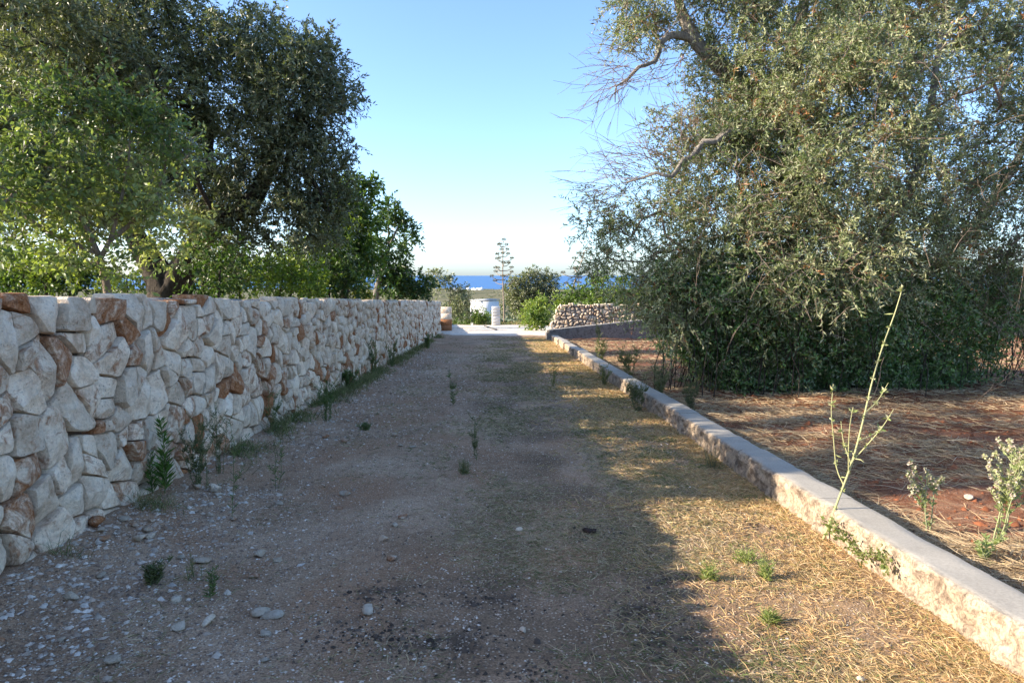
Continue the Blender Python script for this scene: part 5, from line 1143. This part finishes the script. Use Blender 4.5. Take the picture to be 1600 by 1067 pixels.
for j, P in enumerate(paths):
    for i in range(6, len(P), 9):
        a = rC.uniform(0, 6.28); u = np.array([[math.cos(a), math.sin(a), -.1]]); V, F, C = leaf_geo(P[i][None], u, np.array([.06 * rC.uniform(.6, 1.2)]), np.array([.009]), np.array([[0.33, 0.36, 0.15]]), rC); g.add(V, F, None, C)
link("leaves", g.mesh("leaves", M['grass']), parent=root)
# thistly weeds beyond the kerb
HD = dict(n=5, s=.022, col=[(0.50, 0.47, 0.32), (0.42, 0.44, 0.22), (0.52, 0.42, 0.36)])
TC = [(0.30, 0.34, 0.14), (0.22, 0.27, 0.10), (0.38, 0.41, 0.20)]
x, y = ground_px(1462, 846); weed("flowering_weed", "slender pale green flowering weed behind the kerb, left of two", x, y + .1, float(field_z(np.array(x), np.array(y))), .44, 2, .12, 30, .036, .014, TC, rC, branch=5, heads=HD, sr=.005, stem_col=(.3, .32, .17))
x, y = ground_px(1572, 868); weed("flowering_weed", "large bushy pale flowering weed behind the kerb at right edge", x, y + .1, float(field_z(np.array(x), np.array(y))), .64, 4, .34, 34, .042, .016, TC, rC, branch=6, heads=HD, sr=.005, stem_col=(.3, .32, .17))
x, y = ground_px(1556, 900); weed("flowering_weed", "low leafy weed in front of the large flowering one", x, y + .12, float(field_z(np.array(x), np.array(y))), .22, 5, .7, 18, .045, .018, TC, rC, branch=3, sr=.004, stem_col=(.3, .32, .17))
# creeping weed along the kerb face
root = None; x0, y0 = ground_px(1318, 845); x1, y1 = ground_px(1448, 918)
root = empty("creeping_weed", (x0, y0, dz(x0, y0)), "green weed creeping along the rough kerb face", "weed"); g = Geo(); f = np.linspace(0, 1, 24)
s_ = y0 + (y1 - y0) * f; P = np.stack([road_x(KT - .075 + .015 * np.sin(f * 17), s_), s_, SLOPE * s_ + .10 + .03 * np.sin(f * 9)], 1); V, F3, F4 = tube(P, np.full(24, .004), 5)
link("stem", mk_mesh("stem", V, [F3, F4], M['stem'], True, col=np.ones((len(V), 3)) * np.array([.16, .18, .07])), parent=root)
n = 240; i = rC.integers(0, 24, n); V, F, C = leaf_geo(P[i] + rC.normal(size=(n, 3)) * [.015, .02, .025], rC.normal(size=(n, 3)) + [-.8, 0, .3], .035 * rC.uniform(.6, 1.2, n), .02 * rC.uniform(.7, 1.2, n), np.array([(0.15, 0.19, 0.06), (0.20, 0.24, 0.08), (0.25, 0.24, 0.10)])[rC.integers(0, 3, n)], rC)
link("leaves", mk_mesh("leaves", V, [F], M['fresh'], False, col=C), parent=root)
# green seedlings in the sunny verge
for q, (px, py, lab) in enumerate([(1200, 905, "fresh green grass tuft in the sunny verge, nearest the shadow middle"), (1110, 905, "green seedling at the shadow edge of the verge"), (1205, 975, "small green seedling in dry grass in right foreground"), (1165, 880, "pale green tuft left of the fresh grass tuft")]):
    x, y = ground_px(px, py); weed("grass_tuft", lab, x, y, dz(x, y), [.16, .12, .08, .12][q], 14, .6, 10, .06, .007, [(0.20, 0.26, 0.07), (0.28, 0.31, 0.10)], rC, branch=0, sr=.002, stem_col=(.22, .26, .08))
